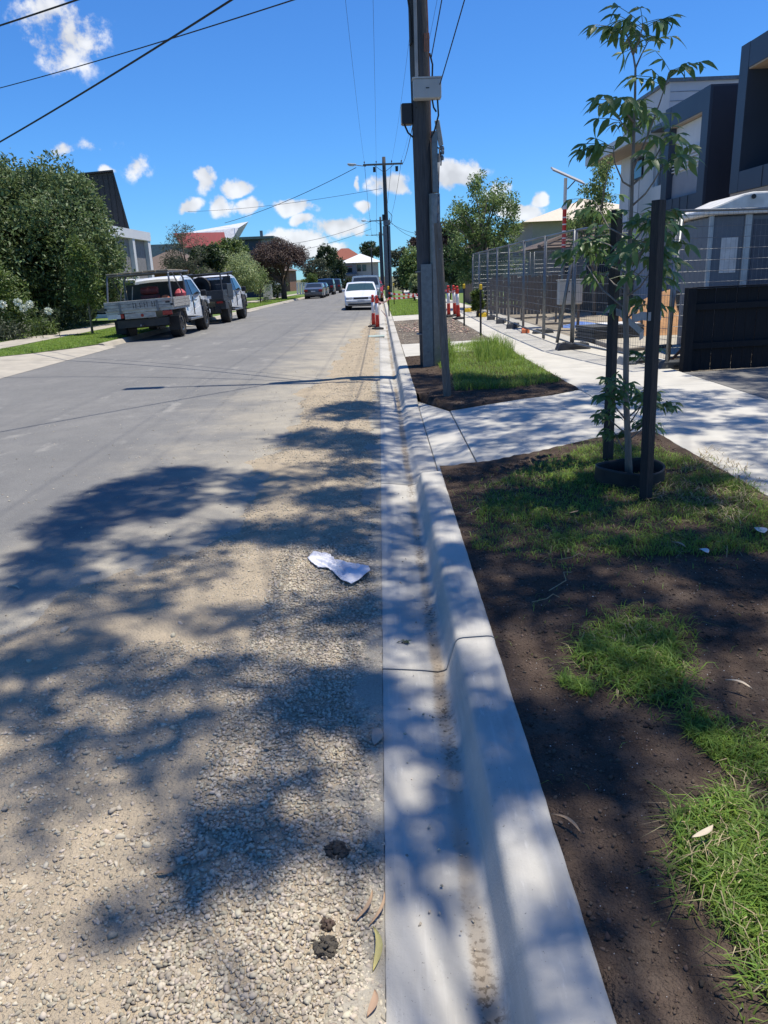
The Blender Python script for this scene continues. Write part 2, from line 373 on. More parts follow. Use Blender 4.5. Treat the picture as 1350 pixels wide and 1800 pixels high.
def road_material():
    m = bpy.data.materials.new('dusty_asphalt'); m.use_nodes = True; nt = m.node_tree; nt.nodes.clear(); L = nt.links.new
    def N(t): return nt.nodes.new(t)
    def noise(scale, detail=5, vec=None, rough=.6):
        n = N('ShaderNodeTexNoise'); n.inputs['Scale'].default_value = scale; n.inputs['Detail'].default_value = detail; n.inputs['Roughness'].default_value = rough; L(vec or tc.outputs['Object'], n.inputs['Vector']); return n.outputs['Fac']
    def rng(v, a, b, c=0, d=1):
        n = N('ShaderNodeMapRange'); n.interpolation_type = 'SMOOTHSTEP'; L(v, n.inputs['Value'])
        for k, q in zip(('From Min','From Max','To Min','To Max'), (a,b,c,d)): n.inputs[k].default_value = q
        return n.outputs[0]
    def mth(op, a, b):
        n = N('ShaderNodeMath'); n.operation = op
        for i, v in enumerate((a, b)):
            if isinstance(v, (int, float)): n.inputs[i].default_value = v
            else: L(v, n.inputs[i])
        return n.outputs[0]
    def mix(f, a, b):
        n = N('ShaderNodeMix'); n.data_type = 'RGBA'; L(f, n.inputs['Factor'])
        for k, v in (('A', a), ('B', b)):
            if isinstance(v, tuple): n.inputs[k].default_value = (*v, 1)
            else: L(v, n.inputs[k])
        return n.outputs['Result']
    tc = N('ShaderNodeTexCoord'); out = N('ShaderNodeOutputMaterial'); b = N('ShaderNodeBsdfPrincipled'); L(b.outputs[0], out.inputs[0])
    sx = N('ShaderNodeSeparateXYZ'); L(tc.outputs['Object'], sx.inputs[0])
    base = mix(rng(noise(.5), .35, .65), (.205,.20,.19), (.165,.163,.158))
    base = mix(rng(noise(3.2, 6, None, .7), .42, .62, 0, .5), base, (.145,.143,.14))
    base = mix(rng(noise(160, 2), .45, .7, 0, .5), base, (.30,.295,.28))       # aggregate
    base = mix(rng(noise(210, 2), .52, .68, 0, .6), base, (.05,.05,.05))
    mp = N('ShaderNodeMapping'); mp.inputs['Scale'].default_value = (1.1,.6,1); L(tc.outputs['Object'], mp.inputs[0])
    base = mix(rng(noise(1.4, 7, mp.outputs[0], .72), .58, .68, 0, .38), base, (.40,.38,.34))   # pale scuffs
    mp2 = N('ShaderNodeMapping'); mp2.inputs['Scale'].default_value = (3.5,.06,1); L(tc.outputs['Object'], mp2.inputs[0])
    base = mix(rng(noise(1, 3, mp2.outputs[0]), .5, .7, 0, .4), base, (.135,.135,.135))          # wheel tracks
    d = mth('ADD', sx.outputs['X'], mth('MULTIPLY', mth('SUBTRACT', noise(.9, 8, None, .74), .5), 4.2))
    near = rng(sx.outputs['Y'], 5.5, 2.2, 0, 1.7)
    d = mth('ADD', d, near)
    far = rng(sx.outputs['Y'], 24.0, 38.0, 0, 2.4)
    d = mth('SUBTRACT', d, far)
    dust = rng(d, -2.7, -.55, 0, .9)
    dcol = mix(rng(noise(2.2), .35, .65), (.40,.36,.285), (.32,.29,.235))
    dcol = mix(rng(noise(120, 3), .5, .7, 0, .6), dcol, (.22,.19,.15))
    dcol = mix(rng(noise(95, 3), .58, .72, 0, .7), dcol, (.54,.49,.39))
    col = mix(dust, base, dcol)
    L(col, b.inputs['Base Color']); b.inputs['Roughness'].default_value = .9; b.inputs['Specular IOR Level'].default_value = .25
    bp = N('ShaderNodeBump'); bp.inputs['Strength'].default_value = .45; bp.inputs['Distance'].default_value = .012; L(noise(130, 3), bp.inputs['Height']); L(bp.outputs[0], b.inputs['Normal'])
    return m
M['road'] = road_material()
xs = list(np.linspace(XL, XR, 15))
r = sheet('road', xs, ystat, lambda x, y: road_z(x)+zg(y), M['road']); tag(r, 'grey asphalt street dusted with tan grit along the new gutter', 'road', kind='structure')
r = sheet('cross_road', [-80, -30, XL, XR, 30, 80], [190, 192, 198], lambda x, y: zg(y)+.004, M['road']); tag(r, 'asphalt side street across the far end', 'road', kind='structure')

# gravel bed: broken edge of the asphalt filled with crushed rock
rng = np.random.RandomState(11)
def gravel_edge(Y):
    return np.interp(Y, [0, 1.6, 2.6, 3.3, 4.2, 4.8, 6, 7.4, 9.6, 11, 12.5, 20, 26, 29], [-3.4, -3.0, -2.3, -1.9, -1.45, -1.05, -1.0, -1.1, -1.05, -1.2, -.95, -.75, -.5, -.15])
def gravel_h(X, Y):
    e = gravel_edge(Y) + .22*vnoise(X, Y, 3.0, 3) + .12*vnoise(X, Y, 9.0, 4)
    m = np.clip((X - e)/.22, -1, 1)
    rz = .055*(1-((X+3.75)/3.7)**2)
    rz = np.where(X > -.05, 0, rz)
    tilt = -.016*np.clip((X+.30)/.25, 0, 1)
    return rz + .010*m + .006*vnoise(X, Y, 7, 5) + .005*vnoise(X, Y, 22, 6) + .003*vnoise(X, Y, 50, 7) + tilt, m
gx = np.concatenate([np.linspace(-3.3, -1.6, 40), np.linspace(-1.56, -.052, 52)]); gy = np.concatenate([np.linspace(.6, 6, 190), np.linspace(6.05, 14, 130), np.linspace(14.3, 29, 40)])
GX, GY = np.meshgrid(gx, gy); GZ, GM = gravel_h(GX, GY); GZ = GZ + np.array([[zg(y)] for y in gy])
V = np.stack([GX, GY, GZ], 2).reshape(-1, 3); n = len(gx)
ii, jj = np.meshgrid(np.arange(n-1), np.arange(len(gy)-1)); k = (jj*n+ii).ravel()
bed = link('gravel_bed', np_mesh('gravel_bed', V, np.stack([k, k+1, k+1+n, k+n], 1), True), None,
           mat('gravel_fines', (.45,.37,.265), (.355,.295,.215), rough=1, scale=4, bump=.9, bscale=95, spec=.15, dirt=(.30,.26,.20), dscale=7, damt=.5))
tag(bed, 'tan crushed rock strip between asphalt and new gutter', 'ground', kind='structure')
def scatter_gravel():
    pts = []; rad = []
    def lot(n, x0, x1, y0, y1, rlo, rhi, keep, up=.12):
        X = rng.uniform(x0, x1, n); Y = rng.uniform(y0, y1, n)
        if keep is not None:
            kx = keep(X, Y); X, Y = X[kx], Y[kx]
        R = .87*rlo*(rhi/rlo)**(rng.beta(1.2, 2.6, len(X)))
        Z, m = gravel_h(X, Y)
        ok = m > -.3; X, Y, Z, R = X[ok], Y[ok], Z[ok], R[ok]
        pts.append(np.stack([X, Y, Z + R*up], 1)); rad.append(R)
    def patch(s, seed, th): return lambda X, Y: (vnoise(X, Y, s, seed) + .42*np.clip((X+.95)/.8, -1, 1) + rng.uniform(-.25,.25,len(X))) > th
    lot(30000, -2.2, -.06, 1.1, 4.6, .0028, .0085, patch(3.2, 21, -.30))
    lot(19000, -2.0, -.055, 1.1, 3.2, .0045, .0125, patch(3.0, 22, -.05))
    lot(15000, -.66, -.054, 1.1, 4.5, .0055, .0130, None, .30)
    lot(1600, -.13, -.053, 1.1, 6.5, .005, .011, None, .4)
    lot(9000, -1.5, -.06, 4.2, 8, .005, .012, patch(2.6, 23, -.25))
    lot(4500, -1.3, -.06, 8, 13, .006, .014, patch(2.6, 24, -.2))
    lot(900, -1.0, -.06, 13, 26, .008, .016, None)
    lot(60, -2.0, -.1, 1.1, 3.5, .014, .022, None)
    P = np.concatenate(pts); R = np.concatenate(rad)
    o = link('gravel', stone_mesh('gravel', P, R, rng, .72, .40), None, M['gravel'])
    tag(o, 'loose tan crushed rock scattered beside the gutter', 'gravel', kind='stuff')
scatter_gravel()
# stray grit on the asphalt
n = 2600; X = rng.uniform(-6, -1, n); Y = rng.uniform(2.5, 14, n); kz = rng.uniform(0, 1, n) < np.clip((X+5)/4, .04, 1)*.8; X, Y = X[kz], Y[kz]
Z = .055*(1-((X+3.75)/3.7)**2); R = rng.uniform(.003, .009, len(X))
o = link('road_grit', stone_mesh('road_grit', np.stack([X, Y, Z+R*.3], 1), R, rng), None, M['gravel']); tag(o, 'stray stone chips lying on the asphalt', 'gravel', kind='stuff')

# --- new concrete kerb and channel, cast in lengths
def kerb_material():
    m = bpy.data.materials.new('new_kerb_concrete'); m.use_nodes = True; nt = m.node_tree; L = nt.links.new; b = nt.nodes['Principled BSDF']
    def N(t): return nt.nodes.new(t)
    tc = N('ShaderNodeTexCoord')
    def noise(scale, st=None, detail=5, rough=.6):
        v = tc.outputs['Object']
        if st: mp = N('ShaderNodeMapping'); mp.inputs['Scale'].default_value = st; L(v, mp.inputs[0]); v = mp.outputs[0]
        n = N('ShaderNodeTexNoise'); n.inputs['Scale'].default_value = scale; n.inputs['Detail'].default_value = detail; n.inputs['Roughness'].default_value = rough; L(v, n.inputs['Vector']); return n.outputs['Fac']
    def rg(v, a, b_, c=0, d=1):
        n = N('ShaderNodeMapRange'); n.interpolation_type = 'SMOOTHSTEP'; L(v, n.inputs['Value'])
        for k, q in zip(('From Min','From Max','To Min','To Max'), (a,b_,c,d)): n.inputs[k].default_value = q
        return n.outputs[0]
    def mth(op, a, b_):
        n = N('ShaderNodeMath'); n.operation = op
        for i, v in enumerate((a, b_)):
            if isinstance(v, (int, float)): n.inputs[i].default_value = v
            else: L(v, n.inputs[i])
        return n.outputs[0]
    def mix(f, a, c):
        n = N('ShaderNodeMix'); n.data_type = 'RGBA'; L(f, n.inputs['Factor'])
        for k, v in (('A', a), ('B', c)):
            if isinstance(v, tuple): n.inputs[k].default_value = (*v, 1)
            else: L(v, n.inputs[k])
        return n.outputs['Result']
    sx = N('ShaderNodeSeparateXYZ'); L(tc.outputs['Object'], sx.inputs[0])
    col = mix(rg(noise(2.2), .35, .65), (.475,.455,.41), (.395,.375,.335))
    col = mix(rg(noise(6, (10,.5,10)), .5, .72, 0, .3), col, (.585,.565,.515))       # trowel streaks
    col = mix(rg(noise(5, (1,.8,1), 8, .75), .52, .70, 0, .55), col, (.36,.345,.31))
    col = mix(rg(noise(1.2, (1,.7,1), 6, .7), .48, .66, 0, .4), col, (.40,.375,.325))
    col = mix(rg(noise(110, None, 2), .68, .75, 0, .7), col, (.12,.115,.105))       # pin holes
    col = mix(rg(noise(2.1, (1.4,.5,1), 5, .6), .60, .66, 0, .35), col, (.27,.26,.245))       # damp and scuffed patches
    col = mix(rg(noise(28, (1,.25,1), 6, .7), .60, .72, 0, .45), col, (.62,.60,.55))
    dx = mth('ABSOLUTE', mth('SUBTRACT', mth('ADD', sx.outputs['X'], mth('MULTIPLY', mth('SUBTRACT', noise(3), .5), .05)), .187), 0)
    band = rg(dx, .042, .010, 0, .7)
    band = mth('MULTIPLY', band, rg(noise(1.6, (1,.6,1), 4), .36, .6, .12, 1))
    col = mix(band, col, (.25,.185,.115))
    spk = mth('MULTIPLY', rg(dx, .05, .005, 0, 1), rg(noise(60, None, 3), .5, .62, 0, .9))
    spk = mth('MULTIPLY', spk, rg(noise(1.1, None, 2), .45, .6))
    col = mix(spk, col, (.11,.085,.06))
    L(col, b.inputs['Base Color']); b.inputs['Roughness'].default_value = .82; b.inputs['Specular IOR Level'].default_value = .3
    bp = N('ShaderNodeBump'); bp.inputs['Strength'].default_value = .16; bp.inputs['Distance'].default_value = .01; L(noise(140, None, 3), bp.inputs['Height']); L(bp.outputs[0], b.inputs['Normal'])
    return m
M['kerb'] = kerb_material()
def kerb_profile(k, wid=1.0):
    p = [(-.05,-.12), (-.05,-.004), (-.046,.001), (.02,-.004), (.12,-.014), (.185,-.024), (.21,-.018)]
    top = .135*k + .012*(1-k)
    for (x, f) in [(.223,.05), (.234,.25), (.246,.52), (.257,.76), (.262,.86), (.269,.93), (.279,.97), (.295,.99), (.34,1.0), (.395,1.01), (.414,1.0), (.424,.96), (.428,.88)]:
        p.append((x, -.02 + (top+.02)*f))
    p.append((.43, -.12))
    return p
def kerb_run(name, stations, parent):
    V = []; F = []; n = None; jt = random.Random(int(stations[0][0]*10))
    for (y, k) in stations:
        pr = kerb_profile(k); n = len(pr); V += [(x + .0016*float(vnoise(np.array(y*1.0), np.array(i*.7), 16, 91)) + (.0022*float(vnoise(np.array(y), np.array(0.), 60, 92)) if i in (1,2,17,18,19) else 0), y, z+zg(y) + (.0018*float(vnoise(np.array(y), np.array(i*.5), 11, 93)) if i > 1 else 0)) for i, (x, z) in enumerate(pr)]
    m_ = len(stations)
    for j in range(m_-1):
        for i in range(n-1): F.append((j*n+i, j*n+i+1, (j+1)*n+i+1, (j+1)*n+i))
    F.append(tuple(range(n))[::-1]); F.append(tuple(range((m_-1)*n, m_*n)))
    mb = MB(); mb.add(V, F)
    o = mb.build(name, M['kerb'], parent); me = o.data
    sm = np.array([len(p.vertices) == 4 for p in me.polygons]); me.polygons.foreach_set('use_smooth', sm)
    return o
kerb = empty('kerb', (0,0,0), 0, 'new pale concrete kerb and channel running along the street', 'kerb'); kerb['kind'] = 'structure'
gap = .006
def st(a, b, fn, n=8): return [(a+gap + (b-a-2*gap)*i/n, fn(a+(b-a)*i/n)) for i in range(n+1)]
one = lambda y: 1.0
kerb_run('kerb_length', st(-2.0, 2.93, one, 90), kerb)
def drop(y): return 1-max(0, min(1, (y-5.80)/.16))**1.2
kerb_run('kerb_length', st(2.93, 5.98, drop, 60), kerb)
kerb_run('kerb_length', st(5.98, 8.95, lambda y: 0.0), kerb)
def rise(y): return max(0, min(1, (y-9.35)/.75))
kerb_run('kerb_length', st(8.95, 12.0, rise, 24), kerb)
yy = 12.0
while yy < 26: kerb_run('kerb_length', st(yy, yy+2.95, one, 3), kerb); yy += 2.95
kerb_run('kerb_length', st(yy, yy+24, lambda y: .9, 12), kerb)
kerb_run('kerb_length', st(yy+24, 188, lambda y: .9, 30), kerb)
# packing below the joints
mb = MB(); mb.bx(-.045, .425, -2, 30, -.2, -.05); mb.build('kerb_bedding', M['dirt_ground'], kerb)

# --- slabs: driveway crossing, footpath, cross paths (each slab its own piece)
SLAB_Z = .17
def slab_z(x): return np.interp(x, [.43, .8, 1.6, 2.4, 4.2], [.016, .085, .15, SLAB_Z, SLAB_Z+.02])
def slab(name, poly, parent, m=None, thick=.1, zf=slab_z, nsub=6):
    mb = MB(); n = len(poly)
    top = [(x, y, zf(x)+zg(y)) for x, y in poly]; bot = [(x, y, zf(x)-thick+zg(y)) for x, y in poly]
    mb.add(top+bot, [tuple(range(n)), tuple(range(n, 2*n))[::-1]] + [(i, i+n, (i+1) % n+n, (i+1) % n) for i in range(n)])
    return mb.build(name, m or M['concrete'], parent, bevel=.006)
drive = empty('driveway', (0,0,0), 0, 'new concrete driveway crossing shaded by leaves', 'driveway'); drive['kind'] = 'structure'
slab('apron_slab', [(.434,5.99), (.752,6.07), (.752,8.80), (.434,10.0)], drive)
slab('drive_slab', [(.762,6.075), (1.2,6.30), (1.6,6.52), (1.85,6.68), (2.4,6.88), (2.4,9.42), (2.0,9.14), (1.6,8.98), (1.2,8.9), (.762,8.81)], drive)
path = empty('footpath', (0,0,0), 0, 'new concrete footpath running beside the building site', 'footpath'); path['kind'] = 'structure'
edges = [-1.5, .9, 2.9, 4.9, 6.9, 9.4, 11.6, 13.8, 16.0, 18.2, 20.4, 22.6, 24.8, 27, 29.2, 31.4, 36, 42, 50, 60, 75, 95]
for a, b_ in zip(edges[:-1], edges[1:]):
    slab('path_slab', [(2.412,a+.006), (4.06,a+.006), (4.06,b_-.006), (2.412,b_-.006)], path)
flat_z = lambda x: np.interp(x, [.43, 2.4], [.128, SLAB_Z])
slab('cross_path_slab', [(.436,14.6), (2.40,14.95), (2.40,17.2), (.436,17.3)], path, zf=flat_z)
slab('cross_path_slab', [(.436,26.3), (2.40,26.5), (2.40,29.5), (.436,29.6)], path, zf=flat_z)

# --- nature strips: soil with its own lumps
def soil_sheet(name, poly, z0, z1, seed, label, step=.05, amp=.012, x0=.43, x1=2.4, m=None):
    p = np.array(poly); lo, hi = p.min(0), p.max(0)
    xs_ = np.arange(lo[0]-step, hi[0]+step*2, step); ys_ = np.arange(lo[1]-step, hi[1]+step*2, step)
    X, Y = np.meshgrid(xs_, ys_)
    ins = in_poly(np.stack([X.ravel(), Y.ravel()], 1), poly).reshape(X.shape)
    # snap the outside ring onto the outline
    base = z0 + (z1-z0)*np.clip((X-x0)/(x1-x0), 0, 1)
    Zq = base + amp*vnoise(X, Y, 5, seed) + amp*.7*vnoise(X, Y, 14, seed+1) + amp*.45*vnoise(X, Y, 45, seed+2) + np.array([[zg(y)] for y in ys_])
    V = np.stack([X, Y, Zq], 2).reshape(-1, 3)
    w = len(xs_); F = []
    def snap(pt):
        best = None
        for i in range(len(poly)):
            a = np.array(poly[i]); b2 = np.array(poly[(i+1) % len(poly)]); t = np.clip(np.dot(pt-a, b2-a)/np.dot(b2-a, b2-a), 0, 1); q = a+(b2-a)*t; dd = np.dot(q-pt, q-pt)
            if best is None or dd < best[0]: best = (dd, q)
        return best[1]
    use = np.zeros(len(V), bool)
    for j in range(len(ys_)-1):
        for i in range(w-1):
            c = (ins[j,i], ins[j,i+1], ins[j+1,i+1], ins[j+1,i])
            if any(c):
                q = (j*w+i, j*w+i+1, (j+1)*w+i+1, (j+1)*w+i); F.append(q); use[list(q)] = True
    fl = ins.ravel()
    for idx in np.where(use & ~fl)[0]:
        V[idx, :2] = snap(V[idx, :2])
        if .47 < V[idx, 0] < 2.40: V[idx, 2] = (slab_z if V[idx, 1] < 12 else flat_z)(V[idx, 0]) + .003 + zg(V[idx, 1])
    o = link(name, np_mesh(name, V, F, True), None, m or M['soil'])
    return tag(o, label, 'soil', kind='structure')
STRIP1 = [(.425,-1.5), (2.415,-1.5), (2.415,6.87), (1.85,6.66), (1.6,6.50), (1.2,6.28), (.76,6.06), (.425,5.97)]
soil_sheet('nature_strip', STRIP1, .122, .168, 40, 'dark topsoil verge in the foreground around the staked sapling', step=.045)
STRIP2 = [(.425,10.05), (.76,8.82), (1.2,8.91), (1.6,8.99), (2.0,9.15), (2.415,9.44), (2.415,14.94), (.425,14.59)]
soil_sheet('nature_strip', STRIP2, .122, .168, 50, 'dark topsoil verge around the big power pole', step=.07)
STRIP3 = [(.425,17.32), (2.415,17.22), (2.415,26.48), (.425,26.28)]
soil_sheet('nature_strip', STRIP3, .12, .16, 60, 'bare rubble strewn verge beyond the power pole', step=.12, m=mat('stony_soil', (.14,.115,.09), (.085,.07,.055), rough=1, scale=6, bump=.6, bscale=40, dirt=(.26,.22,.17), damt=.7))
def strip_z(X, Y, z0, z1, seed, amp=.012):
    base = z0 + (z1-z0)*np.clip((X-.43)/1.97, 0, 1)
    return base + amp*vnoise(X, Y, 5, seed) + amp*.7*vnoise(X, Y, 14, seed+1) + amp*.45*vnoise(X, Y, 45, seed+2)
# clods and flecks
def crumbs(name, poly, n, r0, r1, m, label, seed, sz):
    q = sample_poly(poly, n, rng); Z = strip_z(q[:,0], q[:,1], *sz)
    R = r0*(r1/r0)**rng.beta(1, 3, n)
    o = link(name, stone_mesh(name, np.stack([q[:,0], q[:,1], Z+R*.25], 1), R, rng, .75, .25), None, m)
    tag(o, label, 'soil', kind='stuff')
S1 = (.122,.168,40); S2 = (.122,.168,50); S3 = (.12,.16,60)
NEAR1 = [(.44,.9), (1.6,.9), (2.35,3.6), (2.35,6.7), (.8,5.9), (.44,5.8)]
crumbs('soil_crumbs', NEAR1, 26000, .002, .013, M['clod'], 'loose crumbs of dark topsoil on the foreground verge', 1, S1)
crumbs('soil_flecks', NEAR1, 1500, .0013, .0036, M['perlite'], 'tiny pale flecks in the foreground topsoil', 2, S1)
crumbs('soil_crumbs', STRIP2, 3500, .004, .02, M['clod'], 'loose crumbs of topsoil around the big pole', 3, S2)
crumbs('rubble_chips', [(.5,21.2), (2.3,19.0), (2.3,24.8), (.5,24.5)], 900, .012, .07, mat('broken_rubble', (.42,.28,.21), (.30,.25,.21), island=.45, rough=.95), 'broken brick and stone chips on the far bare verge', 4, S3)
crumbs('rubble_chips', STRIP3, 1200, .008, .035, M['gravel'], 'pale stones scattered over the far bare verge', 5, S3)

# --- grass
def grass(name, polys, n, h0, h1, wd, label, sz=None, zc=None, seed=0, fringe=.25, dens=None, m=None, lean=(.3,1.6)):
    Ps = []
    for poly, share in polys:
        q = sample_poly(poly, int(n*share), rng); Ps.append(q)
    q = np.concatenate(Ps)
    den = vnoise(q[:,0], q[:,1], 6.0, seed+70) + .6*vnoise(q[:,0], q[:,1], 17, seed+71)
    kq = den + rng.uniform(-.5,.5,len(q)) > -(dens if dens is not None else .45)
    q = q[kq]; den = den[kq]
    Z = strip_z(q[:,0], q[:,1], *sz) if sz else (np.full(len(q), zc) + np.array([zg(y) for y in q[:,1]]))
    H = rng.uniform(h0, h1, len(q))*(1+.45*np.clip(den,-1,1))
    o = link(name, blade_mesh(name, np.stack([q[:,0], q[:,1], Z-.004], 1), H, rng.uniform(lean[0], lean[1], len(q))**1.0, np.full(len(q), wd)*rng.uniform(.7,1.3,len(q)), rng), None, m or M['grass'])
    return tag(o, label, 'grass', kind='stuff')
def grow0(p, k): c = np.mean(p, 0); return [tuple(c+(np.array(q)-c)*k) for q in p]
def gp(pix, z=.15): return [gd(x, y, z) for x, y in pix]
pA = gp([(822,912),(850,850),(905,822),(1000,792),(1060,776),(1170,790),(1235,815),(1345,868),(1400,900),(1420,985),(1180,985),(1010,985),(950,965),(965,930),(880,915)])
pA2 = gp([(820,915),(960,915),(960,960),(1010,1000),(930,985),(830,955)])
pB = gp([(1012,1120),(1060,1090),(1130,1085),(1195,1110),(1200,1170),(1215,1235),(1180,1245),(1090,1215),(1040,1185),(1000,1165)])
pC = gp([(1200,1240),(1290,1260),(1380,1280),(1460,1500),(1480,1800),(1400,1790),(1310,1720),(1270,1620),(1195,1520),(1180,1430),(1245,1400),(1275,1340),(1205,1275)])
pD = gp([(985,1180),(1060,1195),(1040,1220),(985,1200)])
grass('grass', [(grow0(pA,.95),.56),(pA2,.03),(grow0(pB,.88),.08),(grow0(pC,.93),.27),(pD,.015)], 34000, .022, .052, .0042, 'short green turf in patches on the foreground verge', S1, seed=1, dens=.22)
grass('grass_tufts', [(pB,.27),(pC,.45),(pA,.28)], 8000, .03, .07, .0055, 'longer loose grass blades on the foreground verge', S1, seed=4, dens=-.02, lean=(.5,1.9))
grass('straggling_grass', [(NEAR1,1)], 900, .02, .045, .003, 'thin seedlings straggling over the foreground topsoil', S1, seed=6, dens=-.35)
def grow(p, k): c = np.mean(p, 0); return [tuple(c+(np.array(q)-c)*k) for q in p]
grass('thin_grass', [(grow(pA,1.12),.42),(grow(pB,1.35),.22),(grow(pC,1.22),.36)], 5200, .02, .05, .0042, 'thin scattered grass fringing the foreground turf', S1, seed=5, dens=-.05, lean=(.5,1.8))
grass('dry_grass', [(pA,.5),(pB,.1),(pC,.4)], 1500, .03, .06, .0035, 'dry straw blades mixed through the foreground turf', S1, seed=8, dens=.2, lean=(1.0,2.2), m=M['dead_grass'])
g2 = gp([(765,612),(800,606),(862,604),(905,622),(950,650),(985,672),(900,682),(800,684),(795,655),(770,642)], .16)
grass('grass', [(g2,1)], 16000, .05, .12, .006, 'unmown green turf behind the timber stub post', S2, seed=9)
g3 = gp([(758,640),(758,612),(790,608),(800,640)], .16); g4 = gp([(830,612),(868,603),(905,622),(900,640),(840,640)], .16)
grass('tall_grass', [(g3,.5),(g4,.5)], 2600, .15, .34, .007, 'tall grass tufts at the foot of the big power pole', S2, seed=12, dens=1, lean=(.1,.7))
# dry mulch around the sapling
mul = gp([(1130,880),(1250,790),(1340,850),(1300,930),(1200,905)])
grass('dry_mulch', [(mul,1)], 650, .03, .08, .005, 'dry straw and bark litter beside the sapling ring', S1, seed=15, dens=.3, m=M['dead_grass'], lean=(1.4,2.4))

# --- left side of the street
lk = empty('left_kerb', (0,0,0), 0, 'old concrete kerb on the left beside the parked utes', 'kerb'); lk['kind'] = 'structure'
def lkerb(y0, y1, x=XL):
    mb = MB(); z0, z1 = zg(y0), zg(y1)
    pr = [(x+.28,-.05), (x+.28,.006), (x+.02,-.005), (x-.06,.10), (x-.09,.115), (x-.20,.115), (x-.20,-.05)]
    mb.add([(px, y0, pz+z0) for px, pz in pr] + [(px, y1, pz+z1) for px, pz in pr], [tuple(range(7)), tuple(range(7,14))[::-1]] + [(i, i+7, (i+1) % 7+7, (i+1) % 7) for i in range(7)])
    mb.build('kerb_length', M['old_concrete'], lk)
for a in np.arange(21.4, 60, 3.0): lkerb(a, a+2.99)
for a in np.arange(60.4, 188, 12.0): lkerb(a, min(a+11.99, 188))
ap = empty('left_driveway', (0,0,0), 0, 'old cream concrete crossover at the left edge', 'driveway'); ap['kind'] = 'structure'
def flat(poly, zs, name, parent, m):
    mb = MB(); mb.poly([(x, y, z) for (x, y), z in zip(poly, zs)]); return mb.build(name, m, parent)
for a, b_ in ((6,10.4), (10.42,14.2), (14.22,17.9)):
    flat([(-7.22,a),(-7.22,b_),(-9.9,b_),(-9.9,a)], [.012,.012,.13,.13], 'apron_slab', ap, M['old_concrete'])
flat([(-7.22,17.92),(-7.22,21.39),(-7.72,21.39),(-8.0,20.2),(-8.5,19.0),(-9.0,18.2),(-9.9,17.92)], [.012,.012,.09,.10,.11,.12,.13], 'apron_slab', ap, M['old_concrete'])
lv = MB(); lv.poly([(-7.70,21.4,.11),(-7.70,30.2,.11),(-9.92,30.2,.14),(-9.92,18.0,.14),(-9.0,18.25,.128),(-8.5,19.05,.12),(-8.0,20.25,.114)])
o = lv.build('lawn', M['lawn']); tag(o, 'mown green verge in front of the big hedge', 'lawn', kind='structure')
poly = [(-7.72,21.5),(-7.72,30.1),(-9.9,30.1),(-9.9,18.1),(-9.0,18.35),(-8.5,19.15),(-8.0,20.35)]
grass('lawn_grass', [(poly,1)], 26000, .04, .08, .012, 'short mown grass of the verge in front of the hedge', zc=.12, seed=20, dens=1.2)
o = sheet('left_footpath', [-11.15,-9.93], ystat, lambda x, y: .15+zg(y), M['old_concrete']); tag(o, 'old concrete footpath along the left front gardens', 'footpath', kind='structure')
for (a, b_, lab) in ((31,44,'left verge beside the second parked ute'), (48,62,'mown verge under the round purple leaved tree'), (64,120,'far left grass verge')):
    o = sheet('lawn', [-9.92,-7.70], [a, (a+b_)/2, b_], lambda x, y: .115+zg(y), M['lawn']); tag(o, lab, 'lawn', kind='structure')
grass('lawn_grass', [([(-7.75,48.2),(-7.75,61.8),(-9.9,61.8),(-9.9,48.2)],.6), ([(-7.75,64),(-7.75,85),(-9.9,85),(-9.9,64)],.4)], 16000, .05, .1, .022, 'mown grass on the far left verges', zc=.115, seed=22, dens=1.2)
for (a, b_) in ((30.25,30.95), (44.05,47.95), (62.05,63.95)):
    flat([(XL+.29-.02,a),(XL+.27,b_),(-9.9,b_),(-9.9,a)], [.02+zg(a),.02+zg(b_),.145+zg(b_),.145+zg(a)], 'crossover_slab', ap, M['old_concrete'])
# --- right side beyond the works
o = sheet('lawn', [.436,2.40], [29.7, 40, 60, 100], lambda x, y: .12+zg(y), M['lawn']); tag(o, 'green verge on the right behind the barrier tape', 'lawn', kind='structure')
grass('lawn_grass', [([(.45,29.8),(2.38,29.8),(2.38,52),(.45,52)],1)], 14000, .06, .14, .015, 'rough green grass on the verge behind the barrier tape', zc=.12, seed=25, dens=1)
o = sheet('site_ground', [4.07, 5, 7, 10, 30], [10.6, 14, 18, 24, 34], lambda x, y: .13+.02*math.sin(x*2.1+y), M['dirt_ground']); tag(o, 'bare grey dirt inside the fenced building site', 'ground', kind='structure')
o = sheet('right_gardens', [4.07, 30], [34.05, 60, 100, 188], lambda x, y: .1+zg(y), M['lawn']); tag(o, 'front gardens beyond the building site', 'ground', kind='structure')
o = sheet('left_gardens', [-60, -11.16], ystat, lambda x, y: .12+zg(y), M['lawn']); tag(o, 'front gardens along the left side', 'ground', kind='structure')
agg = mat('exposed_aggregate', (.20,.19,.175), (.14,.135,.125), rough=.85, scale=90, detail=2, bump=.4, bscale=110)
ed = empty('aggregate_driveway', (0,0,0), 0, 'dark exposed aggregate driveway at the right edge', 'driveway'); ed['kind'] = 'structure'
slab('drive_slab', [(4.072,2), (9,2), (9,6.99), (4.072,6.99)], ed, agg)
slab('drive_slab', [(4.072,7.0), (9,7.0), (9,10.5), (4.072,10.5)], ed, agg)
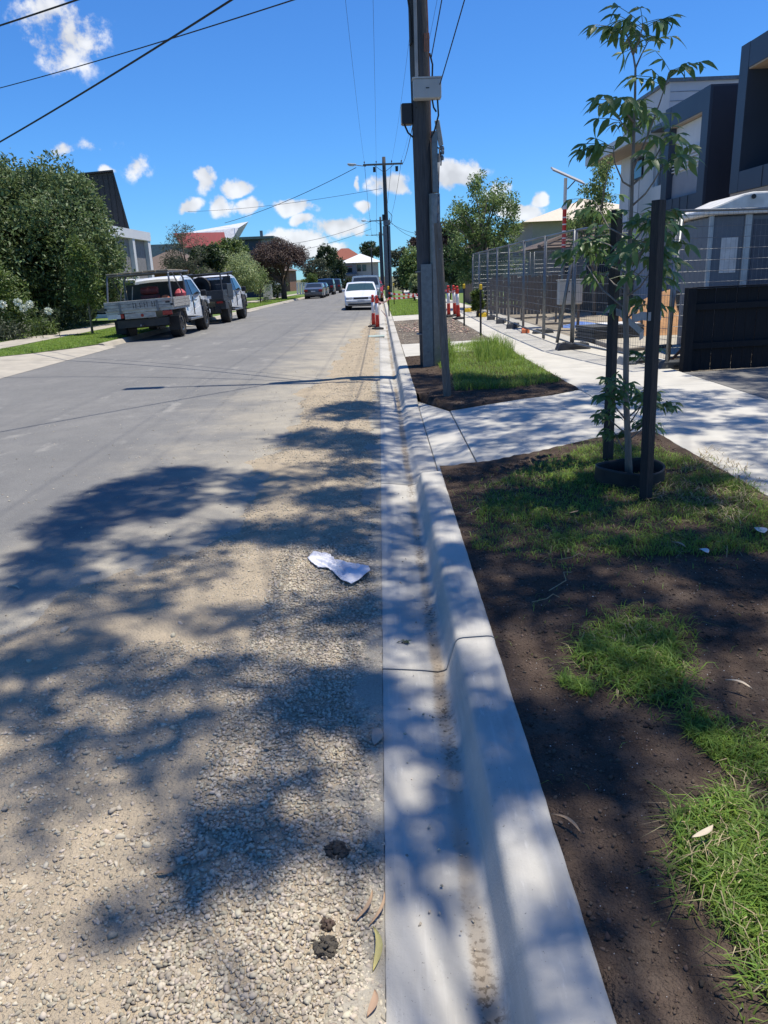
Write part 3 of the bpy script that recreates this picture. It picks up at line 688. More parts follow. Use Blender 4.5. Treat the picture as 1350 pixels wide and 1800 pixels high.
# ------------------------------------------------------------------ trees
def crown_leaves(clumps, per, ln, wd, rg_, droop=.0, shell=.55):
    P, D, Nn, Ls, Ws = [], [], [], [], []
    for (c, rx, ry, rz_) in clumps:
        k = max(4, int(per))
        u = unit(rg_.normal(size=(k, 3))); r = shell + (1-shell)*rg_.uniform(0, 1, (k, 1))**.6
        r = r*(1+.12*rg_.normal(size=(k,1)))
        p = np.array(c) + u*r*np.array([rx, ry, rz_])
        d = unit(u*.7 + rg_.normal(size=(k, 3))*.7 + np.array([0, 0, -droop]))
        nn = unit(u + rg_.normal(size=(k, 3))*.55 + np.array([0, 0, .45]))
        P.append(p); D.append(d); Nn.append(nn); Ls.append(ln*rg_.uniform(.6, 1.3, k)); Ws.append(wd*rg_.uniform(.7, 1.25, k))
    return np.concatenate(P), np.concatenate(D), np.concatenate(Nn), np.concatenate(Ls), np.concatenate(Ws)
def blob_clumps(c, R, n, cr, rg_, low=-1.0, jit=.25):
    out = []
    while len(out) < n:
        u = rg_.normal(size=3); u /= np.linalg.norm(u)
        if u[2] < low: continue
        r = rg_.uniform(.25, 1)**.45
        p = np.array(c) + u*r*np.array(R)
        s = cr*rg_.uniform(1-jit*1.6, 1+jit*1.6)
        out.append((p, s*rg_.uniform(.9,1.25), s*rg_.uniform(.9,1.25), s*rg_.uniform(.7,1.0)))
    return out
def tree(name, label, x, y, z0, clumps, per, ln, wd, m, seed, trunk=None, bark=None, group=None, cat='tree', droop=.1, limbs=6, shell=.55, extra=None):
    rg_ = np.random.RandomState(seed); pr = random.Random(seed)
    t = empty(name, (x, y, z0), 0, label, cat, group)
    loc = np.array([x, y, z0])
    cl = [(np.array(c)-loc, a, b, d) for (c, a, b, d) in clumps]
    if trunk:
        r0, h0 = trunk; mb = MB()
        lean = pr.uniform(-.03,.03)
        mb.tube([(0,0,-.05), (lean*.5*h0, 0, h0*.5), (lean*h0, lean*h0, h0)], [r0*1.25, r0, r0*.8], 8)
        big = sorted(cl, key=lambda q: -q[0][2])
        for q in pr.sample(big, min(limbs, len(big))):
            e = Vector(q[0]); s_ = Vector((lean*h0, lean*h0, h0*pr.uniform(.6, 1.0)))
            if e.z < s_.z+.1: continue
            mid = s_.lerp(e, .5) + Vector((pr.uniform(-.1,.1)*h0*.4, pr.uniform(-.1,.1)*h0*.4, .08*h0))
            mb.tube([s_, mid, e], [r0*.6, r0*.4, r0*.12], 6)
        mb.build('trunk', bark or M['bark'], t, smooth=True)
    P, D, Nn, Ls, Ws = crown_leaves(cl, per, ln, wd, rg_, droop, shell)
    link('crown', leaf_mesh('crown', P, D, Nn, Ls, Ws), t, m)
    return t, rg_

# the street gum whose crown stands above the right edge of the view and dapples the foreground
def _c3(l): return [(x/1.985, 640+y/1.985) for x, y in l]
def _c4(l): return [(x/1.985, 1200+y/1.985) for x, y in l]
def _c5(l): return [(670+x/1.985, 640+y/1.985) for x, y in l]
SHADE = [ # outlines of the leaf shadows on the ground (density per square metre, outline)
 (46,_c3([(100,605),(200,520),(300,460),(420,410),(560,375),(660,365),(760,378),(750,400),(690,430),(640,455),(690,480),(640,530),(560,545),(440,560),(380,600),(300,625),(220,625)])),
 (30,_c3([(440,640),(560,600),(700,570),(860,560),(850,610),(720,650),(600,700),(540,690),(480,670)])),
 (26,_c3([(750,470),(830,400),(930,380),(920,430),(900,480),(780,490)])),
 (34,_c3([(830,560),(1050,540),(1320,560),(1320,680),(1180,680),(1080,640),(960,650),(850,620)])),
 (26,_c3([(1060,440),(1320,430),(1320,500),(1150,510),(1080,500)])),
 (44,_c3([(1060,180),(1130,150),(1290,120),(1320,140),(1320,190),(1120,195)])),
 (40,_c3([(930,275),(1060,225),(1320,240),(1320,310),(1180,340),(1150,300),(1060,290),(980,305)])),
 (24,_c3([(1070,370),(1180,345),(1320,340),(1320,400),(1090,405)])),
 (40,_c3([(0,720),(100,680),(200,660),(290,690),(400,745),(330,770),(240,790),(350,840),(200,870),(0,880)])),
 (40,_c3([(0,960),(180,900),(290,900),(320,940),(200,950),(120,975),(0,985)])),
 (30,_c3([(250,1040),(300,990),(420,920),(560,895),(500,930),(390,960),(320,1020)])),
 (26,_c3([(600,890),(740,870),(770,885),(700,910),(610,905)])),
 (34,_c3([(880,820),(930,790),(990,830),(960,920),(860,950),(830,920)])),
 (34,_c3([(1180,700),(1320,730),(1320,870),(1230,880),(1100,960),(1030,940),(1100,850)])),
 (26,_c3([(590,1090),(760,1070),(800,1100),(640,1115)])),
 (40,_c3([(980,1140),(1100,1100),(1320,1080),(1320,1190),(980,1190)])),
 (32,_c3([(0,1060),(120,1050),(300,1100),(560,1130),(560,1180),(0,1190)])),
 (40,_c4([(0,100),(130,100),(250,180),(420,210),(430,250),(200,290),(0,300)])),
 (10,[(0,1130),(300,1150),(560,1190),(660,1180),(660,1300),(640,1480),(500,1540),(250,1540),(0,1500)]),
 (12,[(420,830),(660,800),(665,1000),(440,960)]),
 (10,[(0,1000),(230,960),(420,1000),(330,1080),(0,1090)]),
 (46,_c4([(960,100),(980,0),(1320,0),(1320,80),(1250,180),(1080,180)])),
 (40,_c4([(880,320),(960,270),(1120,280),(1180,340),(1130,400),(1000,380)])),
 (40,_c4([(0,470),(60,400),(200,400),(200,480),(120,570),(0,580)])),
 (46,_c4([(250,600),(400,540),(480,480),(700,500),(830,480),(970,570),(980,640),(850,670),(760,590),(560,600),(380,650),(180,730),(120,710)])),
 (40,_c4([(440,770),(540,740),(560,800),(500,830)])),
 (24,_c4([(450,240),(620,230),(760,290),(740,330),(560,300)])),
 (30,_c4([(1120,560),(1220,520),(1300,580),(1200,640)])),
 (25,_c5([(0,440),(200,440),(390,940),(0,1000)])),
 (22,_c5([(200,370),(420,320),(430,390),(660,440),(660,360),(780,280),(1350,430),(1400,960),(1060,940),(640,880),(400,900),(250,600)])),
 (15,_c5([(0,60),(230,140),(670,80),(1400,120),(1400,430),(1000,250),(340,330),(200,345),(0,400)])),
 (14,_c5([(1000,10),(1400,0),(1400,120),(1100,60)])),
 (34,_c5([(100,60),(220,40),(600,60),(620,90),(230,130),(110,100)])),
 (17,_c5([(650,900),(1050,900),(1040,1190),(700,1190)])),
 (42,[(880,1230),(1260,1240),(1210,1310),(1190,1330),(1190,1400),(1000,1400),(930,1370),(1000,1320),(1120,1335),(1150,1270),(1080,1255),(1020,1275),(960,1340)]),
 (10,[(940,1480),(1150,1510),(1250,1640),(1330,1760),(1400,1800),(1270,1800),(1180,1640),(1000,1640)]),
 (40,[(680,1190),(865,1170),(915,1370),(860,1420),(760,1400),(680,1330)]),
 (44,[(915,1590),(985,1590),(1060,1800),(960,1800)]),
 (44,[(730,1470),(860,1440),(880,1520),(800,1540)]),
]
def shade_tree():
    rg_ = np.random.RandomState(77); clumps = []
    ks = 1/math.tan(SUN_EL); hx, hy = math.cos(SUN_AZ)*ks, math.sin(SUN_AZ)*ks
    for den, outl in SHADE:
        poly = [gd(x, y, .02 if x < 760 else .14) for x, y in outl]; n_ = len(poly)
        ar = abs(sum(poly[i][0]*poly[(i+1) % n_][1]-poly[(i+1) % n_][0]*poly[i][1] for i in range(n_)))/2
        k = max(2, int(ar*den*1.75)); hb = rg_.uniform(-.4,.4)
        for gx_, gy_ in sample_poly(poly, k, rg_):
            h_ = hb + rg_.uniform(9.0, 11.5)
            clumps.append((np.array([gx_+hx*h_, gy_+hy*h_, h_]), .15, .15, .10))
    x, y, z0 = 2.25, .35, .15
    t = empty('street_gum_tree', (x, y, z0), 0, 'tall street gum just outside the right edge shading the foreground', 'tree')
    loc = np.array([x, y, z0]); cl = [(c-loc, a, b, d) for (c, a, b, d) in clumps]
    P, D, Nn, Ls, Ws = crown_leaves(cl, 34, .12, .045, rg_, .3, .1)
    link('crown', leaf_mesh('crown', P, D, Nn, Ls, Ws), t, M['leaf_grey'])
    mb = MB(); mb.tube([(0,0,-.1), (.05,.02,1.5), (.0,.1,4.2), (-.05,.3,7.0)], [.20,.17,.13,.08], 12)
    pr = random.Random(3); top = Vector((-.05,.3,7.0))
    hubs = []
    for k in range(11):
        q = Vector(cl[pr.randrange(len(cl))][0]); hub = q*.8 + Vector((0,0,8.5))*.2; hubs.append(hub)
        s_ = top - Vector((0,.1,pr.uniform(0,1.2)))
        mid = s_.lerp(hub, .45) + Vector((0,0,.7)); mb.tube([s_, mid, hub], [.022,.014,.007], 6)
    for q in cl[::9]:
        e = Vector(q[0]); hb = min(hubs, key=lambda a: (a-e).length); mb.tube([hb, hb.lerp(e,.5)+Vector((0,0,.06)), e], [.005,.004,.002], 4, cap=False)
    mb.build('trunk', M['bark_grey'], t, smooth=True)
shade_tree()

# ------------------------------------------------------------------ big hedge and left gardens
def hedge():
    rg_ = np.random.RandomState(8); cl = []
    for (c, R, n, cr) in [((-13.5,31.0,3.2),(3.2,3.2,3.05),150,.72), ((-16.2,28.6,3.45),(3.4,3.2,3.15),100,.8), ((-12.9,34.0,2.7),(2.1,2.4,2.2),100,.58), ((-14.6,33.4,4.3),(2.8,2.6,2.1),80,.7), ((-12.75,33.2,4.55),(1.5,1.6,1.45),50,.52)]:
        cl += blob_clumps(c, R, n, cr, rg_)
    cl = [c for c in cl if c[0][2] > .35]
    tree('hedge_tree', 'huge rounded dark green evergreen hedge tree on the left', -15.2, 31.4, .12, cl, 330, .17, .085, M['leaf_big'], 81, (.16,1.6), limbs=14, cat='hedge', shell=.6)
hedge()
rg0 = np.random.RandomState(12)
cl = blob_clumps((-14.0,25.6,1.9), (1.9,1.3,1.9), 64, .5, rg0)
tree('garden_shrub', 'yellow green leafy shrub at the left edge before the hedge', -14.0, 25.6, .12, [c for c in cl if c[0][2] > .25], 200, .14, .06, M['leaf_yel'], 82, (.07,.8), cat='shrub')
cl = blob_clumps((-12.7,26.4,1.2), (.95,.9,1.1), 32, .38, rg0)
tree('garden_shrub', 'low bright green shrub beneath the big hedge', -12.7, 26.4, .12, [c for c in cl if c[0][2] > .2], 170, .13, .055, M['leaf_yel'], 83, (.04,.5), cat='shrub')
# young verge tree
cl = []
for z, r in ((1.25,.38),(1.6,.5),(1.95,.52),(2.3,.46),(2.6,.34),(2.85,.2)):
    for k in range(5 if r > .3 else 3):
        a = rg0.uniform(0, 6.28); cl.append((np.array([-9.35+r*.7*math.cos(a), 25.6+r*.7*math.sin(a), z+rg0.uniform(-.1,.1)]), .24, .24, .2))
tree('verge_sapling', 'young leafy tree with thin trunk on the left verge', -9.35, 25.6, .12, cl, 110, .13, .05, M['leaf_yel'], 84, (.035,1.9), bark=M['bark_grey'], limbs=10)
# low garden border
for i, (px, py, Y, r, mm, lab) in enumerate([(15,570,20.6,.55,'leaf_dark','low dark border shrub at the left edge under the flowers'), (65,555,22.2,.5,'leaf_dark','dark border shrub behind the white flower heads'), (72,583,21.6,.28,'leaf_yel','small yellow green plant beside the garden path'), (12,602,20.2,.4,'leaf_grey','grey green ground hugging plant at the left edge'), (115,560,24.2,.5,'leaf_dark','dark border shrub nearest the young verge tree')]):
    Y *= 1.2; r *= 1.2; x, y, z = at(px, py, Y)
    cl = blob_clumps((x, y, .12+r*.75), (r*1.3, r, r*.7), 14, r*.42, rg0)
    tree('border_shrub', lab, x, y, .12, [c for c in cl if c[0][2] > .15], 60, .13, .04, M[mm], 90+i, None, group='low plants of the left garden border', cat='shrub')
# agapanthus
wh = mat('white_petal', (.80,.82,.74), (.66,.70,.58), rough=.6, island=.2)
for i, (px, py, lab) in enumerate([(5,535,'leftmost white globe flower at the edge of the photo'), (31,531,'upper middle white globe flower of the pair by the hedge'), (41,542,'lowest middle white globe flower in the left garden'), (52,535,'white globe flower right of the middle cluster'), (85,547,'white globe flower standing apart on the right')]):
    x, y, z = at(px, py, 24.3)
    t = empty('globe_flower', (x, y, .13), 0, lab, 'flower', 'white globe flowers in the left garden')
    mb = MB(); mb.tube([(.15,.25,0), (.08,.12,(z-.13)*.6), (0,0,z-.13)], [.012,.01,.008], 6); mb.build('stem', M['leaf_yel'], t)
    k = 90; u = unit(rg0.normal(size=(k,3))); p = u*.05 + np.array([0,0,z-.13])
    link('flower_head', leaf_mesh('flower_head', p, u, unit(rg0.normal(size=(k,3))), np.full(k,.085), np.full(k,.045)), t, wh)

# ------------------------------------------------------------------ trees further along
rg0 = np.random.RandomState(31)
cl = blob_clumps((-10.6,45,2.6), (1.15,1.2,2.3), 60, .34, rg0, jit=.35)
tree('wispy_tree', 'thin wispy grey green tree behind the first ute', -10.6, 45, .1, [c for c in cl if c[0][2] > .5], 120, .15, .035, M['leaf_grey'], 101, (.09,2.2), limbs=16, droop=.3)
cl = blob_clumps((-11.3,62,1.75), (2.5,2.0,1.95), 90, .5, rg0, low=-.5)
tree('round_bush', 'rounded pale lime green bush behind the second ute', -11.3, 62, 0, [c for c in cl if c[0][2] > .2], 170, .15, .075, M['leaf_lime'], 102, (.08,.8), cat='bush')
cl = blob_clumps((-8.75,60.2,1.15), (.6,.6,1.2), 18, .26, rg0)
tree('slim_bush', 'slim yellow green young tree before the rounded bush', -9.0, 60.2, 0, cl, 45, .13, .05, M['leaf_yel'], 103, (.04,1.0), cat='bush')
cl = blob_clumps((-8.75,72,3.3), (2.45,2.4,1.35), 90, .55, rg0, low=-.35) + blob_clumps((-10.4,72,2.3), (1.0,1.2,.9), 20, .45, rg0)
tree('plum_tree', 'round purple brown street tree on the left verge', -8.6, 72, -.15, cl, 230, .15, .085, M['leaf_brown'], 104, (.22,2.1), limbs=12)
def mass(name, lab, px, py, Y, wpx, hpx, mm, seed, n=40, cat='tree', per=120, leaf=.2, tr=True, group=None):
    x, y, z = at(px, py, Y); s = Y/1310.0; R = (wpx*s, wpx*s*.8, hpx*s)
    rg_ = np.random.RandomState(seed); cr = (R[0]*R[2])**.5*.30
    cl = [c for c in blob_clumps((x, y, z), R, n, cr, rg_, jit=.3) if c[0][2] > zg(Y)+.15]
    zb = zg(Y)+.08
    return tree(name, lab, x, y, zb, cl, per, leaf, leaf*.5, M[mm], seed, (max(.05, R[0]*.07), max(.4, z-zb)) if tr else None, limbs=8, cat=cat, group=group)
mass('garden_tree', 'leafy tree beside the red roof house', 405, 447, 70, 30, 22, 'leaf_yel', 111, 36, leaf=.22)
mass('garden_shrub', 'grey green shrub before the brown tiled roof', 318, 474, 54, 22, 16, 'leaf_grey', 141, 30, cat='shrub', leaf=.16)
mass('garden_shrub', 'yellow green shrub between the two utes and the tiled house', 352, 486, 52, 18, 12, 'leaf_yel', 142, 26, cat='shrub', leaf=.15)
mass('palm_shrub', 'dark spiky garden foliage below the red roof', 362, 452, 60, 26, 18, 'leaf_dark', 112, 26, cat='shrub', leaf=.3)
mass('garden_tree', 'dark foliage behind the purple leaved tree', 462, 478, 80, 28, 26, 'leaf_dark', 113, 34, leaf=.22)
mass('garden_shrub', 'shrub under the purple leaved tree by the grey fence', 487, 503, 78, 18, 14, 'leaf_dark', 114, 20, cat='shrub', leaf=.16)
mass('street_tree', 'tall dark tree far down the left side', 573, 452, 150, 15, 18, 'leaf_dark', 115, 34, leaf=.4)
mass('street_tree', 'broad olive tree behind the far parked cars', 556, 478, 130, 22, 17, 'leaf_grey', 116, 34, leaf=.36)
mass('street_tree', 'green tree just left of the far white roof house', 592, 478, 165, 13, 22, 'leaf_dark', 117, 30, leaf=.4)
mass('garden_shrub', 'bright shrub beyond the far left verge', 545, 493, 105, 13, 11, 'leaf_yel', 118, 20, cat='shrub', leaf=.25)
mass('garden_shrub', 'rounded shrub before the far house porch', 610, 500, 170, 10, 8, 'leaf_dark', 119, 16, cat='shrub', leaf=.3)
mass('far_tree', 'dark tree rising behind the far white roof', 652, 438, 215, 14, 14, 'leaf_dark', 120, 24, leaf=.6)
mass('garden_shrub', 'shrub left of the far house garage', 625, 497, 172, 9, 10, 'leaf_grey', 121, 14, cat='shrub', leaf=.3)
mass('verge_tree', 'small feathery tree behind the second power pole', 707, 470, 72, 16, 34, 'leaf_grey', 122, 34, leaf=.24)
mass('garden_tree', 'mid green tree left of the big pole', 727, 475, 56, 22, 30, 'leaf_birch', 123, 40, leaf=.2)
mass('garden_tree', 'rusty brown leaved tree behind the big pole', 742, 438, 62, 22, 26, 'leaf_brown', 124, 34, leaf=.2)
mass('garden_shrub', 'yellow flowering shrub beyond the barrier tape', 728, 497, 48, 9, 14, 'leaf_lime', 125, 18, cat='shrub', leaf=.12)
mass('verge_shrub', 'low dark shrub on the verge behind the tape', 742, 512, 44, 20, 8, 'leaf_dark', 126, 18, cat='shrub', leaf=.14)
mass('garden_tree', 'dark green tree between the pole and the tall birch', 800, 462, 42, 22, 34, 'leaf_dark', 127, 40, leaf=.18)
mass('garden_tree', 'rusty foliage right beside the timber stub post', 790, 420, 50, 14, 22, 'leaf_brown', 128, 24, leaf=.18)
# tall fresh green birch at the site corner
rg1 = np.random.RandomState(41); cl = []
for (px, py, w, h_, n) in [(838,330,10,26,12),(825,370,26,24,22),(860,360,26,26,24),(880,345,10,20,8),(903,365,9,18,8),(845,410,44,26,40),(890,405,20,24,16),(800,405,16,22,14),(845,455,46,30,46),(885,450,26,26,20),(830,485,34,16,22)]:
    for _ in range(n):
        x, y, z = at(px+rg1.normal()*w*.55, py+rg1.normal()*h_*.5, 32.5+rg1.normal()*.7)
        s = .26*rg1.uniform(.7,1.3); cl.append((np.array([x,y,z]), s, s, s*.95))
tree('birch_tree', 'tall feathery fresh green tree behind the site fence corner', at(850,520,32.5)[0], 32.5, .1, cl, 52, .13, .06, M['leaf_birch'], 131, (.10,2.2), bark=M['bark_grey'], limbs=26, droop=.3, shell=.2)
# pale small leaved tree behind the staked sapling
cl = []
for (px, py, w, h_, n) in [(1062,300,12,18,12),(1052,340,22,22,20),(1040,385,26,22,20),(1015,400,22,20,16),(1060,420,26,18,18)]:
    for _ in range(n):
        x, y, z = at(px+rg1.normal()*w*.55, py+rg1.normal()*h_*.5, 25+rg1.normal()*.5); s = .2*rg1.uniform(.7,1.3); cl.append((np.array([x,y,z]), s, s, s))
tree('garden_birch', 'pale small leaved tree in front of the white townhouse', at(1045,520,25)[0], 25, .12, cl, 60, .10, .05, M['leaf_birch'], 132, (.06,2.0), bark=M['bark_grey'], limbs=18, shell=.2)
mass('garden_shrub', 'small green bush inside the site fence near the corner', 840, 530, 26, 8, 18, 'leaf_yel', 133, 14, cat='shrub', leaf=.12)

# ------------------------------------------------------------------ power poles and wires
def pole_shape(mb, x, y, h_, r0, r1, bow=.0, z0=0.0, n=14):
    pts = []; rs = []
    for i in range(9):
        t = i/8; pts.append((x+bow*t, y, z0+h_*t)); rs.append(r0+(r1-r0)*t + .004*math.sin(i*2.1))
    mb.tube(pts, rs, n)
def crossarm_set(root, x, z, w0, w1, lamp):
    mb = MB(); mb.bx(x-w0, x+w1, -.20, -.10, z-.06, z+.06); mb.tube([(x-.7,-.15,z-.05), (x,-.17,z-.55)], .018, 6); mb.tube([(x+.7,-.15,z-.05), (x,-.17,z-.55)], .018, 6)
    ca = mb.build('crossarm', M['post'], root)
    for q in (-w0+.1, -.55, .55, w1-.1):
        m2 = MB(); m2.lathe([(.012,0),(.012,.06),(.045,.07),(.04,.10),(.05,.12),(.035,.17),(.015,.18)], 10, (x+q,-.15,z+.06)); m2.build('insulator', mat('insulator', (.16,.12,.10), rough=.3), ca)
    if lamp:
        m2 = MB(); m2.tube([(x-w0+.2,-.15,z-.09), (x-w0-.4,-.15,z+.0), (x-w0-.6,-.15,z+.05)], .028, 8); m2.build('lamp_arm', M['galv'], root)
        m2 = MB(); m2.box((x-w0-.8,-.15,z+.07), (.62,.26,.12), (0,.09,0)); lo_ = m2.build('street_lamp_head', mat('lamp_grey', (.5,.5,.5), rough=.5), root, bevel=.04)
        m2 = MB(); m2.box((x-w0-.85,-.15,z-.005), (.36,.2,.06), (0,.09,0)); m2.build('lamp_lens', mat('lamp_lens', (.6,.6,.58), rough=.2), lo_, bevel=.02)
# nearest pole
PX, PY = .80, 13.05
pp = empty('power_pole', (PX, PY, .12), 0, 'nearest tall timber power pole with grey boxes and steel splints', 'power pole', 'power poles along the right verge')
mb = MB(); pole_shape(mb, 0, 0, 9.1, .165, .125, -.13, -.1); mb.build('shaft', M['pole'], pp, smooth=True)
def channel(name, x, y, z1, w, d, ang, m, lean=0):
    mb = MB(); t = .012
    for (a, b_, c, e) in ((-w/2, w/2, 0, t), (-w/2, -w/2+t, t, d), (w/2-t, w/2, t, d)):
        mb.bx(a, b_, c, e, -.05, z1)
    o = mb.build(name, m, pp); o.location = (x, y, 0); o.rotation_euler = (0, lean, ang); return o
ch1 = channel('steel_splint', -.04, -.215, 1.62, .17, .06, 0.0, M['galv'])
ch2 = channel('steel_splint', .13, -.19, 2.66, .16, .07, .55, M['galv'])
for zz in (.25, .62, 1.05, 1.42):
    mb = MB(); mb.lathe([(.022,-.008),(.022,.0),(.014,.012)], 6, (0,-.012,zz), 'y'); mb.build('bolt', M['steel_dark'], ch1)
for zz in [.3+.115*k for k in range(20)]:
    mb = MB(); mb.lathe([(.011,-.008),(.011,0)], 6, (.055,-.006,zz), 'y'); mb.build('bolt_hole', M['steel_dark'], ch2)
for zz in (.52, 1.5):
    mb = MB(); mb.lathe([(.215,zz),(.215,zz+.02),(.19,zz+.02),(.19,zz)], 18); mb.build('strap', M['steel_dark'], pp)
mb = MB(); mb.bx(.085,.175,-.17,-.085,2.67,3.55); mb.build('cable_cover', M['galv'], pp, bevel=.01)
mb = MB(); mb.bx(-.145,-.095,-.16,-.10,4.25,5.6); mb.build('conduit', mat('grey_conduit', (.33,.33,.34), rough=.6), pp, bevel=.01)
mb = MB(); mb.tube([(-.21,-.10,4.72),(-.185,-.12,4.75),(-.19,-.13,5.1),(-.225,-.14,5.35),(-.25,-.16,5.65)], .016, 6); mb.build('cable', M['wire'], pp)
mb = MB(); mb.bx(-.185,.23,-.36,-.17,3.96,4.225); bxo = mb.build('equipment_box', mat('box_grey', (.40,.41,.42), (.36,.37,.38), rough=.55), pp, bevel=.015)
mb = MB(); mb.bx(-.195,.24,-.37,-.165,4.225,4.245); mb.build('lid', mat('box_lid', (.5,.5,.5), rough=.5), bxo)
mb = MB(); mb.bx(.0,.05,-.363,-.360,4.09,4.105); mb.build('nameplate', M['black'], bxo)
mb = MB(); mb.bx(-.355,-.2,-.09,.09,3.67,3.96); mb.build('junction_box', M['black'], pp, bevel=.012)
mb = MB(); mb.bx(-.37,-.357,-.08,.08,3.68,3.95); mb.build('box_side', mat('box_pale', (.45,.45,.43), rough=.6), pp)
for pts in ([(.18,-.22,3.96),(.19,-.22,3.75),(.13,-.19,3.55),(.07,-.17,3.45)], [(.10,-.22,3.96),(.12,-.21,3.86),(.16,-.2,3.8)], [(-.32,-.05,3.67),(-.27,-.08,3.55),(-.2,-.12,3.48)], [(.11,-.14,4.24),(.12,-.14,4.45),(.08,-.14,4.6)]):
    mb = MB(); mb.tube(pts, .014, 6); mb.build('cable', M['wire'], pp)
mb = MB(); mb.box((.20,-.14,3.52), (.075,.03,.36), (0,-.16,0)); mb.build('cable_tag', mat('tag_grey', (.36,.36,.35), rough=.7), pp, bevel=.01)
pr = random.Random(4)
mb = MB()
for k in range(9): mb.lathe([(.022,0),(.026,.04),(.016,.07)], 6, (.17+pr.uniform(0,.09), -.14+pr.uniform(-.03,.03), 3.05+pr.uniform(0,.27)))
mb.tube([(.13,-.14,3.35),(.2,-.14,3.3),(.23,-.14,3.18),(.22,-.14,3.06)], .012, 5); mb.build('cable_terminals', M['steel_dark'], pp)
cop = mat('rusty_copper', (.32,.13,.08), (.22,.09,.06), rough=.6)
for dx in (.03,.06,.09):
    mb = MB(); mb.tube([(dx-.02,-.155,4.62),(dx-.02,-.16,4.86)], .011, 6); mb.build('fuse_rod', cop, pp)
mb = MB(); mb.tube([(.07,-.15,3.4),(.075,-.15,4.0),(.06,-.15,5.0),(.035,-.15,6.0)], .010, 6); mb.build('earth_wire', cop, pp)
crossarm_set(pp, -.12, 8.55, 1.35, 1.25, True)
mb = MB(); mb.tube([(.16,-.17,.5),(.19,-.19,1.9),(.165,-.17,3.3)], .009, 5); 
# timber stub post
sp = empty('stub_post', (.80, 9.62, .12), 0, 'leaning grey timber stub post in front of the power pole', 'post')
mb = MB(); mb.tube([(0,0,-.05),(-.035,.01,.7),(-.06,.03,1.4),(-.085,.05,2.04)], [.052,.05,.049,.047], 10); mb.build('shaft', M['post'], sp, smooth=False)
for zz in (1.1, 1.75):
    mb = MB(); mb.lathe([(.012,-.01),(.012,0)], 6, (-.07,-.035,zz), 'y'); mb.build('bolt', M['steel_dark'], sp)
# far poles
POLES = [(60.0, .72, 9.75, .15), (112.0, .55, 9.6, .17), (150.0, .45, 9.8, .16), (186.0, -1.5, 8.6, .15)]
labs = ['second power pole along the right verge behind the tape', 'third power pole seen beside the second', 'fourth power pole further down the right side', 'farthest short power pole before the far house']
tops = [Vector((PX-.12, PY, 8.67))]
for (Y, X, h_, r_), lab in zip(POLES, labs):
    t = empty('power_pole', (X, Y, zg(Y)+.1), 0, lab, 'power pole', 'power poles along the right verge')
    mb = MB(); pole_shape(mb, 0, 0, h_, r_*1.25, r_*.85, -.05); mb.build('shaft', M['pole'], t, smooth=True)
    if Y < 180: crossarm_set(t, -.05, h_-.5, 1.5, 1.35, True)
    else: crossarm_set(t, -.05, h_-.4, .8, .8, False)
    if Y < 70:
        mb = MB(); mb.lathe([(.26,0),(.26,.35)], 14, (0,0,5.15)); mb.build('pole_band', M['steel_dark'], t)
        mb = MB(); mb.bx(-.30,.0,-.28,-.15,0,5.1); mb.build('steel_splint', M['galv'], t)
        mb = MB(); mb.bx(.1,.24,-.26,-.1,0,5.1); mb.build('steel_splint', M['galv'], t)
        mb = MB(); mb.bx(-.32,-.15,-.2,.0,5.5,5.9); mb.build('junction_box', M['black'], t)
        mb = MB(); mb.tube([(.15,-.2,6.1),(.4,-.2,5.8),(.35,-.2,5.4),(.15,-.2,5.2)], .02, 5); mb.build('cable', M['wire'], t)
        for dx in (-.75,.85):
            mb = MB(); mb.bx(dx-.1,dx+.1,-.25,-.1,h_-1.0,h_-.66); mb.build('fuse_box', M['black'], t)
    tops.append(Vector((X-.05, Y, zg(Y)+.1+h_-.5)))
def wire(a, b, sag, r, lab, n=22, group='overhead wires'):
    a, b = Vector(a), Vector(b); loc = a
    o = None; mb = MB()
    mb.tube([a.lerp(b, i/n) - Vector((0,0,4*sag*(i/n)*(1-i/n))) - loc for i in range(n+1)], r, 5)
    o = mb.build('overhead_wire', M['wire'], None, smooth=True); o.location = loc
    tag(o, lab, 'wire', group)
names = ['outer left', 'inner left', 'inner right', 'outer right']
offs0 = [-1.25, -.55, .55, 1.15]; offs1 = [-1.4, -.55, .55, 1.25]
ords = ['nearest pole to the second', 'second pole to the third', 'third pole to the fourth']
for i in range(3):
    for q in range(4):
        a = tops[i] + Vector(((offs0 if i == 0 else offs1)[q], -.15, .22)); b_ = tops[i+1] + Vector((offs1[q], -.15, .22))
        wire(a, b_, .55 if i == 0 else .7, .0048 if i == 0 else .014, names[q] + ' street wire from the ' + ords[i])
for q in range(4):
    a = tops[0] + Vector((offs0[q], -.15, .22)); wire(a, a + Vector((0,-40,.2)), .5, .004, names[q] + ' street wire running back over the camera')
wire((PX+.19, PY-.2, 4.2), (PX+1.2, PY-9, 7.6), .1, .008, 'thin drop cable rising right from the grey pole box')
wire((PX+.1, PY-.15, 4.65), (PX+.6, PY-9, 7.8), .1, .008, 'thin drop cable rising from the copper fuse rods')
wire((PX-.14, PY-.15, 4.0), tops[1] + Vector((1.2,-.15,.15)), .4, .008, 'sagging cable from the black pole box to the second pole')
